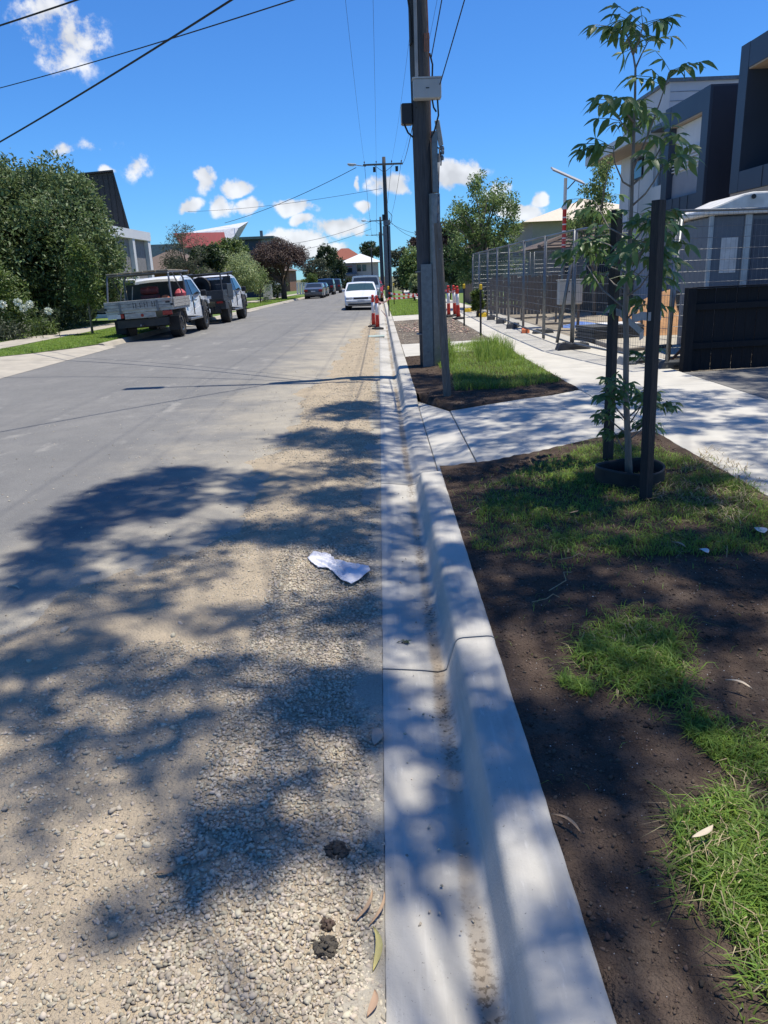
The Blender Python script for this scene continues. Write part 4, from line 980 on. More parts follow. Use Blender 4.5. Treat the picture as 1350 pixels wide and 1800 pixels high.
def wire_path(pts, r, lab):
    pts = [Vector(p) for p in pts]; loc = pts[0].copy(); out = []
    n = len(pts)
    for i in range(n-1):
        p0, p1, p2, p3 = pts[max(i-1,0)], pts[i], pts[i+1], pts[min(i+2,n-1)]
        for k in range(8):
            t = k/8; out.append(.5*((2*p1)+(-p0+p2)*t+(2*p0-5*p1+4*p2-p3)*t*t+(-p0+3*p1-3*p2+p3)*t**3) - loc)
    out.append(pts[-1]-loc)
    mb = MB(); mb.tube(out, r, 6); o = mb.build('overhead_wire', M['wire'], None, smooth=True); o.location = loc
    tag(o, lab, 'wire', 'overhead wires')
wire((PX-.15, PY-.1, 6.85), at(-120,316,25), .12, .020, 'thick black service cable dropping steeply to the left')
wire((PX-.15, PY, 5.95), at(-130,186,28), .12, .012, 'thin service cable crossing above the thick one')
wire((PX-.15, PY-.1, 6.95), at(-200,106,17), .10, .016, 'short black cable in the top left corner')
wire(tops[0]+Vector((-.3,-.2,-.3)), (-8.9, 1.7, 5.5), .1, .018, 'service cable crossing the street overhead towards the camera')
wire(tops[1]+Vector((-2.0,-.2,-.15)), at(395,392,78), .3, .022, 'service cable from the second pole lamp to the red roof house')
wire(tops[1]+Vector((-.2,-.2,-1.6)), at(330,372,85), .3, .014, 'faint cable from the second pole to the far left houses')
wire(tops[2]+Vector((-1.4,-.2,-.1)), at(480,432,95), .5, .022, 'upper service cable from the third pole to the left')
wire(tops[2]+Vector((-1.3,-.2,-1.0)), at(480,448,100), .4, .022, 'lower service cable from the third pole to the left')
wire(tops[2]+Vector((1.3,-.2,-.1)), at(742,420,90), .5, .022, 'upper service cable from the third pole to the right')
wire(tops[2]+Vector((1.3,-.2,-.3)), at(745,412,88), .3, .022, 'second service cable from the third pole to the right')
a = Vector((PX+.20, PY-.17, 3.42)); 
wire(a, (.715, 9.67, 2.13), .03, .010, 'stay cable from the nearest pole to the timber stub post')
# ------------------------------------------------------------------ houses
def wbuild(mb, name, m, parent, **k): return mb.build(name, m, parent, world=True, **k)
def window(parent, x0, x1, y, z0, z1, face='y', fr=None, gl=None, d=.06):
    """a framed window; face 'y' looks towards the camera, 'x' looks across the street; part window > pane"""
    mb = MB(); t = .05; fr = fr or M['black']; gl = gl or M['glass']
    def b(a0, a1, c0, c1, e0, e1):
        if face == 'y': mb.bx(a0, a1, y+c0, y+c1, e0, e1)
        else: mb.bx(y+c0, y+c1, a0, a1, e0, e1)
    b(x0-t, x1+t, -d, .0, z0-t, z0); b(x0-t, x1+t, -d, .0, z1, z1+t); b(x0-t, x0, -d, .0, z0, z1); b(x1, x1+t, -d, .0, z0, z1)
    w = wbuild(mb, 'window', fr, parent)
    mb = MB()
    if face == 'y': mb.bx(x0, x1, y-d*.4, y-.002, z0, z1)
    else: mb.bx(y-d*.4, y-.002, x0, x1, z0, z1)
    wbuild(mb, 'pane', gl, w); return w
def pitched(mb, x0, x1, y0, y1, zb, zt, ridge='y', over=.4, th=.12):
    if ridge == 'y':
        xm = (x0+x1)/2
        for s_ in (-1, 1):
            xe = x0-over if s_ < 0 else x1+over
            p = [(xe, zb-.15), (xm, zt), (xm, zt-th), (xe, zb-.15-th)]
            mb.prism(p if s_ > 0 else p[::-1], 'y', y0-over, y1+over)
    else:
        ym = (y0+y1)/2
        for s_ in (-1, 1):
            ye = y0-over if s_ < 0 else y1+over
            mb.prism([(ye, zb-.15), (ym, zt), (ym, zt-th), (ye, zb-.15-th)], 'x', x0-over, x1+over)
def hip(mb, x0, x1, y0, y1, zb, zt, over=.5):
    x0 -= over; x1 += over; y0 -= over; y1 += over
    w, d = x1-x0, y1-y0; r = min(w, d)/2
    if w >= d: a, b_ = (x0+r, (y0+y1)/2, zt), (x1-r, (y0+y1)/2, zt)
    else: a, b_ = ((x0+x1)/2, y0+r, zt), ((x0+x1)/2, y1-r, zt)
    V = [(x0,y0,zb),(x1,y0,zb),(x1,y1,zb),(x0,y1,zb), a, b_]
    if w >= d: F = [(0,1,5,4),(1,2,5),(2,3,4,5),(3,0,4),(3,2,1,0)]
    else: F = [(0,1,4),(1,2,5,4),(2,3,5),(3,0,4,5),(3,2,1,0)]
    mb.add(V, F)
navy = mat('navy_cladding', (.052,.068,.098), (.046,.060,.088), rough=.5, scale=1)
shaded_navy = mat('shaded_navy_wall', (.035,.042,.062), (.030,.036,.055), rough=.55, scale=1)  # navy cladding darkened, with the shade put into the colour
clad = mat('pale_grey_cladding', (.50,.50,.52), (.46,.46,.48), rough=.7, scale=2)
midg = mat('mid_grey_cladding', (.30,.31,.34), (.27,.28,.31), rough=.7, scale=2)
soff = mat('tan_soffit', (.46,.37,.27), (.40,.32,.24), rough=.7, scale=6, stretch=(1,8,1))
brickd = mat('dark_brick', (.055,.045,.04), (.035,.03,.028), rough=.9, scale=14, bump=.5, bscale=30)
# --- navy framed townhouse row on the right
def townhouse(lab, yA, yB, zt, zb, dark):
    t = empty('townhouse', (10.2, (yA+yB)/2, .12), 0, lab, 'townhouse', 'new townhouses behind the building site')
    wbuild(MB().bx(9.05, 15.5, yA, yB, .1, zb), 'ground_floor_wall', brickd, t)
    wbuild(MB().bx(9.0, 15.5, yA, yB, zb+.002, zt-.25), 'upper_wall', clad, t)
    # projecting frame: posts, beams, side wall
    for a, b_ in ((yA, yA+.42), (yB-.42, yB)):
        wbuild(MB().bx(7.98, 9.0, a, b_, zb, zt), 'frame_post', navy, t, bevel=.006)
    wbuild(MB().bx(7.985, 8.998, yA+.422, yB-.422, zt-.5, zt-.003), 'frame_beam', navy, t, bevel=.006)
    wbuild(MB().bx(7.985, 8.998, yA+.422, yB-.422, zb+.003, zb+.42), 'frame_sill_beam', navy, t, bevel=.006)
    wbuild(MB().bx(8.05, 9.0, yA-.012, yA-.002, zb+.05, zt-.05), 'shaded_side_cladding', shaded_navy, t)  # thin sheet over the frame side; its darker navy paints in the shade there
    wbuild(MB().bx(8.0, 8.16, yA+.43, yB-.43, zt-.53, zt-.502), 'soffit', soff, t)
    if dark: wbuild(MB().bx(8.165, 8.94, yA+.43, yB-.43, zt-.53, zt-.502), 'soffit', soff, t)
    for k in range(3):
        yk = yA+.42+(yB-yA-.84)*(k+1)/4
        wbuild(MB().bx(7.975, 7.985, yk-.004, yk+.004, zb+.01, zb+.41), 'panel_joint', M['black'], t)
    # balcony window and rail in the opening
    if dark: wbuild(MB().bx(8.96, 8.99, yA+.45, yB-.45, zb+.45, zt-.53), 'balcony_glazing', shaded_navy, t)
    else: wbuild(MB().bx(8.17, 8.20, yA+.425, yB-.425, zb+.43, zt-.535), 'recess_wall', M['wall_white'], t); wbuild(MB().bx(8.14, 8.165, yA+.425, yB-.425, zb+.43, zb+1.05), 'grey_spandrel', midg, t)
    for k in range(0 if dark else 6):
        wbuild(MB().bx(8.10, 8.165, yA+.43, yB-.43, zb+1.10+.085*k, zb+1.13+.085*k), 'louvre', M['wall_white'], t)
    # garage
    wbuild(MB().bx(9.02, 9.045, yA+.5, yB-.5, .14, zb-.35), 'garage_door', mat('garage_panel', (.018,.02,.024), rough=.6), t)
    for k in range(5): wbuild(MB().bx(9.012, 9.019, yA+.5, yB-.5, .5+.4*k, .515+.4*k), 'panel_line', M['black'], t)
    wbuild(MB().bx(8.0, 9.04, yA+.02, yB-.02, zb-.16, zb-.005), 'overhang_soffit', soff, t)
    return t
t1 = townhouse('navy framed townhouse with louvred opening in the middle of the row', 20.2, 23.2, 5.6, 2.85, False)
wbuild(MB().bx(8.3, 15.4, 20.5, 28.2, 5.36, 5.5), 'flat_roof', M['steel_dark'], t1)
wbuild(MB().bx(9.0, 14.5, 25.9, 30.4, 5.5, 6.82), 'roof_storey_wall', clad, t1)
wbuild(MB().bx(8.92, 14.6, 25.82, 30.5, 6.822, 6.92), 'roof', M['steel_dark'], t1)
for zz in (5.8,6.05,6.3,6.55): wbuild(MB().bx(9.02, 14.4, 25.888, 25.898, zz, zz+.012), 'cladding_joint', M['steel_dark'], t1)
t2 = townhouse('nearest navy townhouse cut off by the right edge', 13.4, 18.7, 6.0, 3.05, True)
wbuild(MB().prism([(9.2,5.6),(15,5.6),(15,7.6),(9.9,6.6)], 'y', 18.9, 20.1), 'rear_gable', clad, t2)
wbuild(MB().bx(9.05, 15.4, 13.5, 18.6, 5.76, 5.9), 'flat_roof', M['steel_dark'], t2)
t3 = empty('townhouse', (10.2, 26, .12), 0, 'white townhouse with broad eave left of the navy frames', 'townhouse', 'new townhouses behind the building site')
wbuild(MB().bx(8.75, 15.3, 23.23, 25.6, .1, 5.35), 'wall', midg, t3)
wbuild(MB().bx(8.55, 15.2, 25.62, 29.0, 2.9, 5.1), 'upper_wall', M['wall_white'], t3)
wbuild(MB().bx(8.65, 15.1, 25.63, 28.95, .1, 2.898), 'ground_floor_wall', clad, t3)
wbuild(MB().prism([(7.7,5.12),(15.4,5.12),(15.4,5.75),(7.7,5.42)], 'y', 25.3, 30.6), 'eave', M['wall_white'], t3)
wbuild(MB().bx(7.76, 8.54, 25.4, 30.5, 5.09, 5.118), 'soffit', soff, t3)
window(t3, 26.6, 27.6, 8.55, 4.3, 4.85, 'x')
wbuild(MB().bx(8.1, 8.74, 23.4, 25.4, 3.1, 3.75), 'balcony_front', M['wall_white'], t3)
wbuild(MB().bx(8.2, 8.74, 23.3, 25.5, 2.85, 3.09), 'balcony_slab', clad, t3)
for yk in (24.3, 26.9, 27.9): wbuild(MB().bx((8.74 if yk < 25.6 else 8.54), (8.748 if yk < 25.6 else 8.548), yk, yk+.02, .3, 5.0), 'panel_joint', M['steel_dark'], t3)
mb = MB(); mb.tube([(8.62,25.45,.2),(8.62,25.45,5.1)], .045, 8); wbuild(mb, 'downpipe', M['wall_white'], t3)
# cream roofed house and tiled house behind the site
tile = mat('brown_roof_tile', (.17,.125,.10), (.11,.085,.07), rough=.85, scale=18, bump=.4, bscale=40)
h1 = empty('house', (11, 46, 0), 0, 'two storey house with cream roof behind the site', 'house')
wbuild(MB().bx(8.2, 15.5, 43.2, 51, .0, 3.95), 'wall', mat('beige_wall', (.42,.37,.31), (.38,.33,.28), rough=.85), h1)
mb = MB(); hip(mb, 8.2, 15.5, 43.2, 51, 3.96, 5.3, .6); wbuild(mb, 'roof', mat('cream_roof', (.62,.53,.42), (.55,.47,.37), rough=.7, scale=2, stretch=(8,1,1)), h1)
window(h1, 10.0, 10.6, 43.2, 2.85, 3.5); window(h1, 11.4, 12.6, 43.2, 2.85, 3.5)
wbuild(MB().bx(7.3, 8.19, 42.6, 46, 2.3, 2.5), 'verandah_roof', M['steel_dark'], h1)
h2 = empty('house', (8.5, 33, 0), 0, 'low house with brown tiled hip roof behind the site fence', 'house')
wbuild(MB().bx(6.6, 13.5, 31.2, 37, .0, 2.35), 'wall', mat('grey_weatherboard', (.32,.32,.32), (.26,.26,.27), rough=.85, stretch=(1,1,8)), h2)
mb = MB(); hip(mb, 6.6, 13.5, 31.2, 37, 2.36, 3.45, .5); rf = wbuild(mb, 'roof', tile, h2)
for k in range(8):                        # tile courses on the slope facing the camera
    f0 = k/8; y_ = 30.7+f0*3.4*.98; z_ = 2.36+f0*1.09*.98; ins = f0*3.4
    wbuild(MB().box(((6.1+14.0)/2, y_+.2, z_+.085), (max(.4, 7.9-2*ins*1.0), .05, .05), (.3,0,0)), 'tile_course', tile, rf)
for sx_, ex in ((6.1, 9.5), (14.0, 10.6)):
    mb = MB(); mb.tube([(sx_,30.7,2.4),(ex,34.1,3.5)], .09, 6); wbuild(mb, 'hip_capping', tile, rf)
window(h2, 7.1, 7.6, 31.2, 1.0, 2.1, fr=M['wall_white']); window(h2, 8.0, 9.2, 31.2, 1.1, 2.1, fr=M['wall_white'])
# house right of the far pole (dark gable)
h3 = empty('house', (6.5, 75, 0), 0, 'house with dark green gable roof behind the big pole', 'house')
wbuild(MB().bx(3.6, 12, 70, 80, -.3, 3.2), 'wall', mat('tan_wall', (.36,.30,.23), rough=.85), h3)
mb = MB(); pitched(mb, 3.6, 12, 70, 80, 3.2, 5.9); wbuild(mb, 'roof', mat('green_roof', (.06,.085,.065), rough=.7), h3)
window(h3, 5, 6.4, 70, .9, 2.2)
# --- left side
h = empty('house', (-17, 46, 0), 0, 'black gabled house behind the big hedge', 'house', 'houses along the left side')
blk = mat('black_metal_cladding', (.022,.024,.028), (.03,.032,.036), rough=.55, scale=3, stretch=(8,1,1))
bx_, by_, bz_ = at(227, 400, 48)
p1_, p2_ = at(197, 303, 48), at(165, 305, 48)
def skew(poly, y0, y1, name, m, parent):
    n_ = len(poly); k = y1/y0
    mb = MB(); mb.add([(x, y0, z) for x, z in poly] + [(x*k-.15, y1, z) for x, z in poly], [tuple(range(n_))[::-1], tuple(range(n_, 2*n_))] + [(i, (i+1) % n_, (i+1) % n_+n_, i+n_) for i in range(n_)])
    return wbuild(mb, name, m, parent)
skew([(bx_,0),(bx_,bz_),(p1_[0]+.05,p1_[2]),(p2_[0]-1.0,p2_[2]-.1),(p2_[0]-4,bz_),(p2_[0]-4,0)], 48, 55, 'wall', blk, h)
skew([(bx_+.12,bz_-.15),(p1_[0]+.16,p1_[2]+.10),(p2_[0]-1.0,p2_[2]+.0),(p2_[0]-1.0,p2_[2]-.08),(p1_[0]+.10,p1_[2]+.02),(bx_+.05,bz_-.2)], 47.7, 55.1, 'roof', mat('black_roof', (.03,.032,.036), rough=.5), h)
for k in range(8):
    xk = bx_-.25-.3*k; zk = bz_ + (p1_[2]-bz_)*min(1, (bx_-xk)/max(.01, bx_-p1_[0]))
    wbuild(MB().bx(xk-.02, xk, 47.965, 47.998, 1, zk-.15), 'cladding_seam', blk, h)
h = empty('house', (-13.4, 44, 0), 0, 'white rendered house with grey recessed panels left of the wispy tree', 'house', 'houses along the left side')
X1 = at(262, 408, 47.5)[0]; Z1 = at(240, 404, 44)[2]
wbuild(MB().bx(X1-5, X1-.35, 40.5, 47.5, 0, Z1-.01), 'wall', M['wall_white'], h)
wbuild(MB().bx(X1-5.2, X1+.03, 40.3, 47.6, Z1-.42, Z1+.05), 'parapet', M['wall_white'], h)
for ya, yb in ((40.4,41.3), (44.1,44.5), (47.0,47.5)): wbuild(MB().bx(X1-.349, X1, ya, yb, 0, Z1-.422), 'pillar', M['wall_white'], h)
gp_ = mat('grey_render', (.27,.26,.26), rough=.8)
for ya, yb in ((41.3,44.1), (44.5,47.0)): wbuild(MB().bx(X1-.348, X1-.22, ya+.01, yb-.01, 0, Z1-.425), 'grey_panel', gp_, h)
wbuild(MB().box((X1-1.6, 43.2, Z1+.35), (1.3, 1.6, .05), (.35,.0,0)), 'solar_panel', mat('solar_panel', (.02,.025,.05), rough=.15), h)
h = empty('house', (-14, 64, 0), 0, 'low house with brown tiled roof behind the wispy tree', 'house', 'houses along the left side')
wbuild(MB().bx(-19, -12.6, 59, 67, -.2, 2.3), 'wall', mat('red_brick', (.26,.13,.09), (.2,.1,.07), rough=.9, scale=12), h)
mb = MB(); hip(mb, -19, -12.6, 59, 67, 2.32, 4.1, .5); wbuild(mb, 'roof', tile, h)
window(h, -14.6, -13.4, 59, .8, 1.9)
h = empty('house', (-15, 74, 0), 0, 'house with red metal gable roof and white skillion roof', 'house', 'houses along the left side')
wbuild(MB().bx(-22, -14.1, 73, 82, -.3, 5.0), 'wall', mat('grey_render_wall', (.34,.33,.32), rough=.85), h)
A = [at(305,410,73), at(394,408,73), at(399,432,71.6), at(322,435,71.6)]
V = [Vector(p) for p in A]; up = Vector((0,0,.1))
mb = MB(); mb.add(V + [p-up for p in V] , [(3,2,1,0),(4,5,6,7),(0,1,5,4),(1,2,6,5),(2,3,7,6),(3,0,4,7)]); wbuild(mb, 'roof', mat('red_metal_roof', (.26,.035,.035), (.22,.03,.03), rough=.5, scale=1, stretch=(9,1,1)), h)
A = [at(318,412,76), at(420,400,76), at(402,431,75), at(318,431,75)]; V = [Vector(p) for p in A]; bk = Vector((0,6,.9))
mb = MB(); mb.add([V[0], V[1], V[2], V[0]+bk*.2, V[1]+bk, V[2]+bk], [(0,2,1),(0,1,4,3),(1,2,5,4)]); wbuild(mb, 'skillion_roof', mat('white_metal_roof', (.72,.72,.72), rough=.4), h)
wbuild(MB().bx(-15.4, -14.6, 70.6, 72.9, 1.9, 2.9), 'balcony', M['wall_white'], h); window(h, -17, -15.8, 73, 3.0, 4.2)
h = empty('house', (-13.5, 92, 0), 0, 'dark blue box house with flat roof beyond the red roof', 'house', 'houses along the left side')
a0, a1, a2 = at(418,422,90), at(457,422,90), at(474,419,90); 
wbuild(MB().bx(a0[0]-3, a1[0], 90, 98, -.4, a0[2]), 'wall', mat('slate_blue_wall', (.05,.065,.10), rough=.7), h)
wbuild(MB().bx(a1[0]+.01, a2[0], 90.3, 98, -.4, a0[2]-.02), 'side_wall', mat('pale_blue_wall', (.33,.38,.43), rough=.7), h)
wbuild(MB().bx(a0[0]-3.4, a2[0]+.5, 89.5, 98.4, a0[2]+.01, a0[2]+.28), 'roof', mat('olive_fascia', (.20,.21,.17), rough=.7), h)
window(h, a1[0]+.3, a1[0]+.7, 90.3, 4.0, 5.3)
wbuild(MB().bx(-13.2,-12.9,92,92.3,a0[2]+.28,a0[2]+1.0), 'flue', M['galv'], h)
# house at the end of the street
h = empty('house', (-4.5, 206, zg(190)), 0, 'two storey house with white hip roof closing the street', 'house')
zb = zg(190); L_ = at(597,470,203)[0]; R_ = at(668,470,203)[0]; wr = mat('white_roof_far', (.74,.74,.73), rough=.5)
zw = at(630,462,203)[2]
wbuild(MB().bx(L_+.6, R_-.4, 203, 213, zb, zw), 'wall', mat('cream_wall', (.44,.42,.38), (.4,.38,.35), rough=.85), h)
wbuild(MB().bx(L_+.6, L_+4.2, 202.0, 202.99, zb+3.2, zw-.1), 'bay_wall', mat('grey_bay', (.20,.20,.22), rough=.8), h)
mb = MB(); hip(mb, L_+.6, R_-.2, 202, 213, zw+.02, zw+2.3, .9); wbuild(mb, 'roof', wr, h)
for px in (631, 640): xx = at(px,466,203)[0]; window(h, xx-.45, xx+.45, 203, zw-2.0, zw-.5)
xx = at(612,466,202)[0]; window(h, xx-1.0, xx+.9, 202, zw-2.2, zw-1.2); 
wbuild(MB().bx(xx-1.1, xx+1.0, 201.93, 201.99, zw-.9, zw-.65), 'red_awning', mat('red_awning', (.30,.10,.09), rough=.8), h)
wbuild(MB().bx(L_-2.2, L_+4.6, 199.5, 202.9, zb+2.7, zb+3.15), 'porch_roof', M['steel_dark'], h)
for k in range(3): wbuild(MB().bx(L_-2+3*k, L_-1.7+3*k, 199.7, 200.0, zb, zb+2.69), 'porch_post', M['wall_white'], h)
h = empty('house', (-12, 222, zg(190)), 0, 'red tiled roof rising behind the white roofed end house', 'house')
wbuild(MB().bx(-14, -4, 218, 226, zb, 6.0), 'wall', mat('cream_wall', (.44,.42,.38)), h)
mb = MB(); hip(mb, -14, -4, 218, 226, 6.02, 9.0, .5); wbuild(mb, 'roof', mat('red_tiles', (.28,.09,.06), rough=.85), h)
for i, (X, Y, w_, d_, zt) in enumerate([(-22,125,9,12,3.2), (-20,150,8,12,3.0), (12,100,9,12,3.2), (12,135,9,12,3.3), (14,170,9,12,3.2)]):
    h = empty('house', (X, Y, 0), 0, ['far brick bungalow past the dark blue house', 'farthest bungalow on the left side', 'first bungalow past the green gable on the right', 'second bungalow past the green gable on the right', 'last bungalow on the right side'][i], 'house')
    wbuild(MB().bx(X-w_/2, X+w_/2, Y-d_/2, Y+d_/2, zg(Y)-.1, zt), 'wall', mat('red_brick', (.26,.13,.09)), h)
    mb = MB(); hip(mb, X-w_/2, X+w_/2, Y-d_/2, Y+d_/2, zt+.01, zt+2, .5); wbuild(mb, 'roof', tile, h); window(h, X-1, X+1, Y-d_/2, .7, 2)
# front fences on the left
gf = mat('grey_fence_panel', (.30,.31,.33), rough=.8)
for i, (px0, px1, py, Y, mm, lab) in enumerate([(463,478,510,76,'w','white fence pillar nearest the purple tree'), (480,497,510,84,'g','grey gate panel beside the white pillar'), (522,540,507,100,'w','white slatted fence behind the purple tree trunk')]):
    x0, _, z0 = at(px0, py+12, Y); x1 = at(px1, py, Y)[0]; zt = at(px0, py-9, Y)[2]
    f = empty('front_fence', ((x0+x1)/2, Y, zg(Y)), 0, lab, 'fence', 'front fences along the left side')
    nn = 4 if i == 2 else 1
    for k in range(nn):
        w_ = (x1-x0)/nn; wbuild(MB().bx(x0+k*w_, x0+(k+1)*w_-(.12 if nn > 1 else 0), Y, Y+.15, zg(Y), zt), 'panel', M['wall_white'] if mm == 'w' else gf, f)
    wbuild(MB().bx(x0-.05, x1+.05, Y-.03, Y+.18, zt+.002, zt+.07), 'capping', M['wall_white'], f)

# ------------------------------------------------------------------ building site
# timber paling fence along the back of the site
pf = empty('paling_fence', (8, 27.2, .12), 0, 'old brown timber paling fence across the back of the site', 'fence')
pal = mat('old_paling', (.21,.165,.13), (.135,.105,.085), rough=.95, scale=4, stretch=(10,10,1), bump=.4, bscale=20)
pr = random.Random(9)
pm = [MB().bx(-.052,.052,-.009,.009,0,1.24+.025*k).mesh('paling') for k in range(4)]
for q in pm: q.materials.append(pal)
for k in range(72):
    o = link('paling', pm[k % 4], pf); o.location = (-4.2+.117*k, pr.uniform(-.012,.0), pr.uniform(-.02,.03)); o.rotation_euler = (0, pr.uniform(-.012,.012), 0)
for z_ in (.25, .95): MB().bx(-4.2, 4.2, .012, .06, z_, z_+.08).build('rail', pal, pf)
pf2 = empty('paling_fence', (4.35, 33, .12), 0, 'grey paling fence running on past the birch', 'fence')
for k in range(80):
    o = link('paling', pm[k % 4], pf2); o.location = (pr.uniform(-.012,.0), -1.5+.117*k, pr.uniform(-.05,.03)); o.rotation_euler = (0,0,math.pi/2)
# temporary mesh panels
def fence_panel(lab, a, b, h_=2.05, foot=True, z0=.17, lean=0.0):
    a = Vector((a[0], a[1], 0)); b = Vector((b[0], b[1], 0)); L_ = (b-a).length - .05; ang = math.atan2(b.y-a.y, b.x-a.x)
    t = empty('mesh_fence_panel', (a.x, a.y, z0), ang, lab, 'fence panel', 'temporary mesh fence panels round the site'); t.rotation_euler = (lean, 0, ang)
    z1 = .12
    fr = MB()
    for x in (.03, L_-.03): fr.tube([(x,0,.02),(x,0,h_)], .021, 8)
    for z in (z1, h_): fr.tube([(.03,0,z),(L_-.03,0,z)], .019, 8)
    fr.build('frame', M['galv'], t, smooth=True)
    w = MB(); k = z1+.14
    while k < h_-.03:
        w.tube([(.03,0,k),(L_-.03,0,k)], .0036, 4, cap=False); k += .15
    x = .11
    while x < L_-.05:
        w.tube([(x,.004,z1),(x,.004,h_)], .0020, 3, cap=False); x += .075
    o = w.build('mesh_infill', M['galv'], t); o['kind'] = 'stuff'
    return t
def foot(x, y, ang, m, lab, name='fence_foot', z=.17, s=1.0):
    mb = MB(); l, w_, hh = .62*s, .23*s, .13*s
    mb.prism([(-l/2,0),(l/2,0),(l/2-.05,hh),(-l/2+.05,hh)], 'y', -w_/2, w_/2)
    t = empty(name, (x, y, z), ang, lab, 'fence foot', 'feet of the temporary fence')
    mb.build('block', m, t, bevel=.02)
    for dx in (-.16*s, .16*s):
        q = MB(); q.lathe([(.035,hh-.002),(.035,hh+.012),(.026,hh+.012)], 10, (dx,0,0)); q.build('socket', M['black'], t)
    mb = MB(); mb.bx(-.1*s,.1*s,-w_/2-.004,-w_/2+.03,.03,.06); mb.build('hand_hold', M['black'], t)
    return t
FP = [(4.02,10.95), (3.72,12.55), (3.45,14.25), (3.42,16.6), (3.40,18.9), (3.42,21.2), (3.45,23.5), (3.48,25.8), (3.5,28.1), (3.52,30.3)]
ordn = ['first (nearest)', 'second', 'third', 'fourth', 'fifth', 'sixth', 'seventh', 'eighth', 'farthest']
for i in range(len(FP)-1):
    fence_panel(ordn[i] + ' mesh fence panel along the footpath counted from the black fence', FP[i], FP[i+1])
fence_panel('mesh fence panel in front of the grey site cabin', (4.15,11.35), (6.5,11.75), 2.12)
fence_panel('mesh fence panel turning in at the far corner of the site', FP[-1], (5.8,30.5))
fence_panel('mesh fence panel at right angles inside the far corner', (5.85,30.5), (8.2,30.7))
foot(3.47, 14.22, .04, M['foot_grey'], 'dark fence foot lying across the footpath edge nearest the pole')
foot(3.40, 18.55, 1.4, M['orange'], 'faded orange fence foot on the footpath edge', s=.8)
foot(3.72, 18.1, .1, M['foot_grey'], 'dark grey fence foot beside the orange one', s=.8)
foot(3.38, 20.2, 1.2, M['foot_grey'], 'dark fence foot behind the orange one')
foot(3.40, 22.3, 1.3, M['foot_grey'], 'dark fence foot further along the footpath')
foot(3.38, 24.2, 1.4, M['foot_grey'], 'farthest dark fence foot by the yellow ones')
foot(3.35, 25.9, 1.4, M['yellow'], 'nearer yellow fence foot by the far corner')
foot(3.3, 29.6, 1.2, M['yellow'], 'farther yellow fence foot by the far corner')
foot(3.85, 11.75, .3, mat('concrete_block', (.36,.35,.33), rough=.9), 'grey concrete fence foot behind the sapling')
foot(4.18, 11.05, .1, M['foot_grey'], 'dark fence foot at the end of the black fence', s=.9)
# brace pipes leaning on the near fence corner
for i, (p, q, lab) in enumerate([((4.0,10.95,.2),(4.22,11.35,2.2),'leaning galvanised brace pipe at the near fence corner'), ((3.2,14.3,.3),(3.48,14.3,2.1),'galvanised clamp pipe at the third fence joint')]):
    mb = MB(); mb.tube([Vector((0,0,0)), Vector(q)-Vector(p)], .03, 8); o = mb.build('brace_pipe', M['galv'], None, smooth=True); o.location = p; tag(o, lab, 'pipe', 'brace pipes')
# notice board on the far corner
nb = MB(); nb.bx(-.02,.02,-.12,.12,0,.55); o = nb.build('site_notice', M['reflect']); o.location = (3.6, 28.9, 1.3); tag(o, 'narrow white notice hung on the far fence', 'sign')
# site cabin
cab = empty('site_cabin', (5.15, 12.6, .15), -.06, 'grey portable site cabin with white moulded roof at the right edge', 'cabin')
cg = mat('cabin_grey', (.125,.145,.18), (.11,.13,.16), rough=.5); cp = mat('cabin_trim', (.42,.45,.48), rough=.4, metal=.3)
MB().bx(0,2.4,0,1.3,.05,2.12).build('body', cg, cab, bevel=.02)
MB().bx(.50,.60,-.03,.04,.05,2.13).build('corner_post', cp, cab, bevel=.008)
MB().bx(-.03,.03,-.03,.03,.05,2.13).build('corner_post', cp, cab, bevel=.008)
MB().bx(.64,1.6,-.012,.0,.1,2.05).build('door', mat('cabin_door', (.075,.085,.115), rough=.5), cab)
MB().bx(.17,.42,-.012,-.002,1.28,1.80).build('notice_panel', mat('notice_white', (.62,.62,.62), rough=.6), cab)
rf = MB(); rf.prism([(-.12,2.13),(2.5,2.13),(2.5,2.44),(.55,2.44),(.42,2.42),(.12,2.30),(-.12,2.22)], 'y', -.12, 1.42); rf = rf.build('roof', mat('white_moulded_roof', (.70,.69,.66), rough=.5), cab, bevel=.03)
MB().lathe([(.035,-.01),(.035,0),(.02,.005)], 10, (.55,-.125,2.37), 'y').build('vent_hole', M['black'], rf)
# low black fence beside the aggregate driveway
bf = empty('black_fence', (4.2, 10.75, .16), .12, 'low black paling fence at the right edge', 'fence')
bkp = mat('black_stained_timber', (.007,.008,.011), (.012,.013,.016), rough=.65, spec=.2, scale=5, stretch=(8,8,1), bump=.25, bscale=16)
MB().bx(-.07,.05,-.06,.06,-.02,1.12).build('post', bkp, bf, bevel=.006)
MB().bx(1.9,2.0,-.0,.09,-.02,1.05).build('post', bkp, bf, bevel=.006)
bm = MB().bx(-.072,.072,-.009,.009,0,1.10).mesh('board'); bm.materials.append(bkp)
for k in range(24):
    o = link('board', bm, bf); o.location = (.16+.153*k, .06+.006*(k % 2), 0)
for z_ in (.30, .82): MB().bx(.06,3.8,-.0,.045,z_,z_+.085).build('rail', bkp, bf, bevel=.004)
MB().bx(.05,3.8,-.02,.075,1.105,1.125).build('capping', bkp, bf)
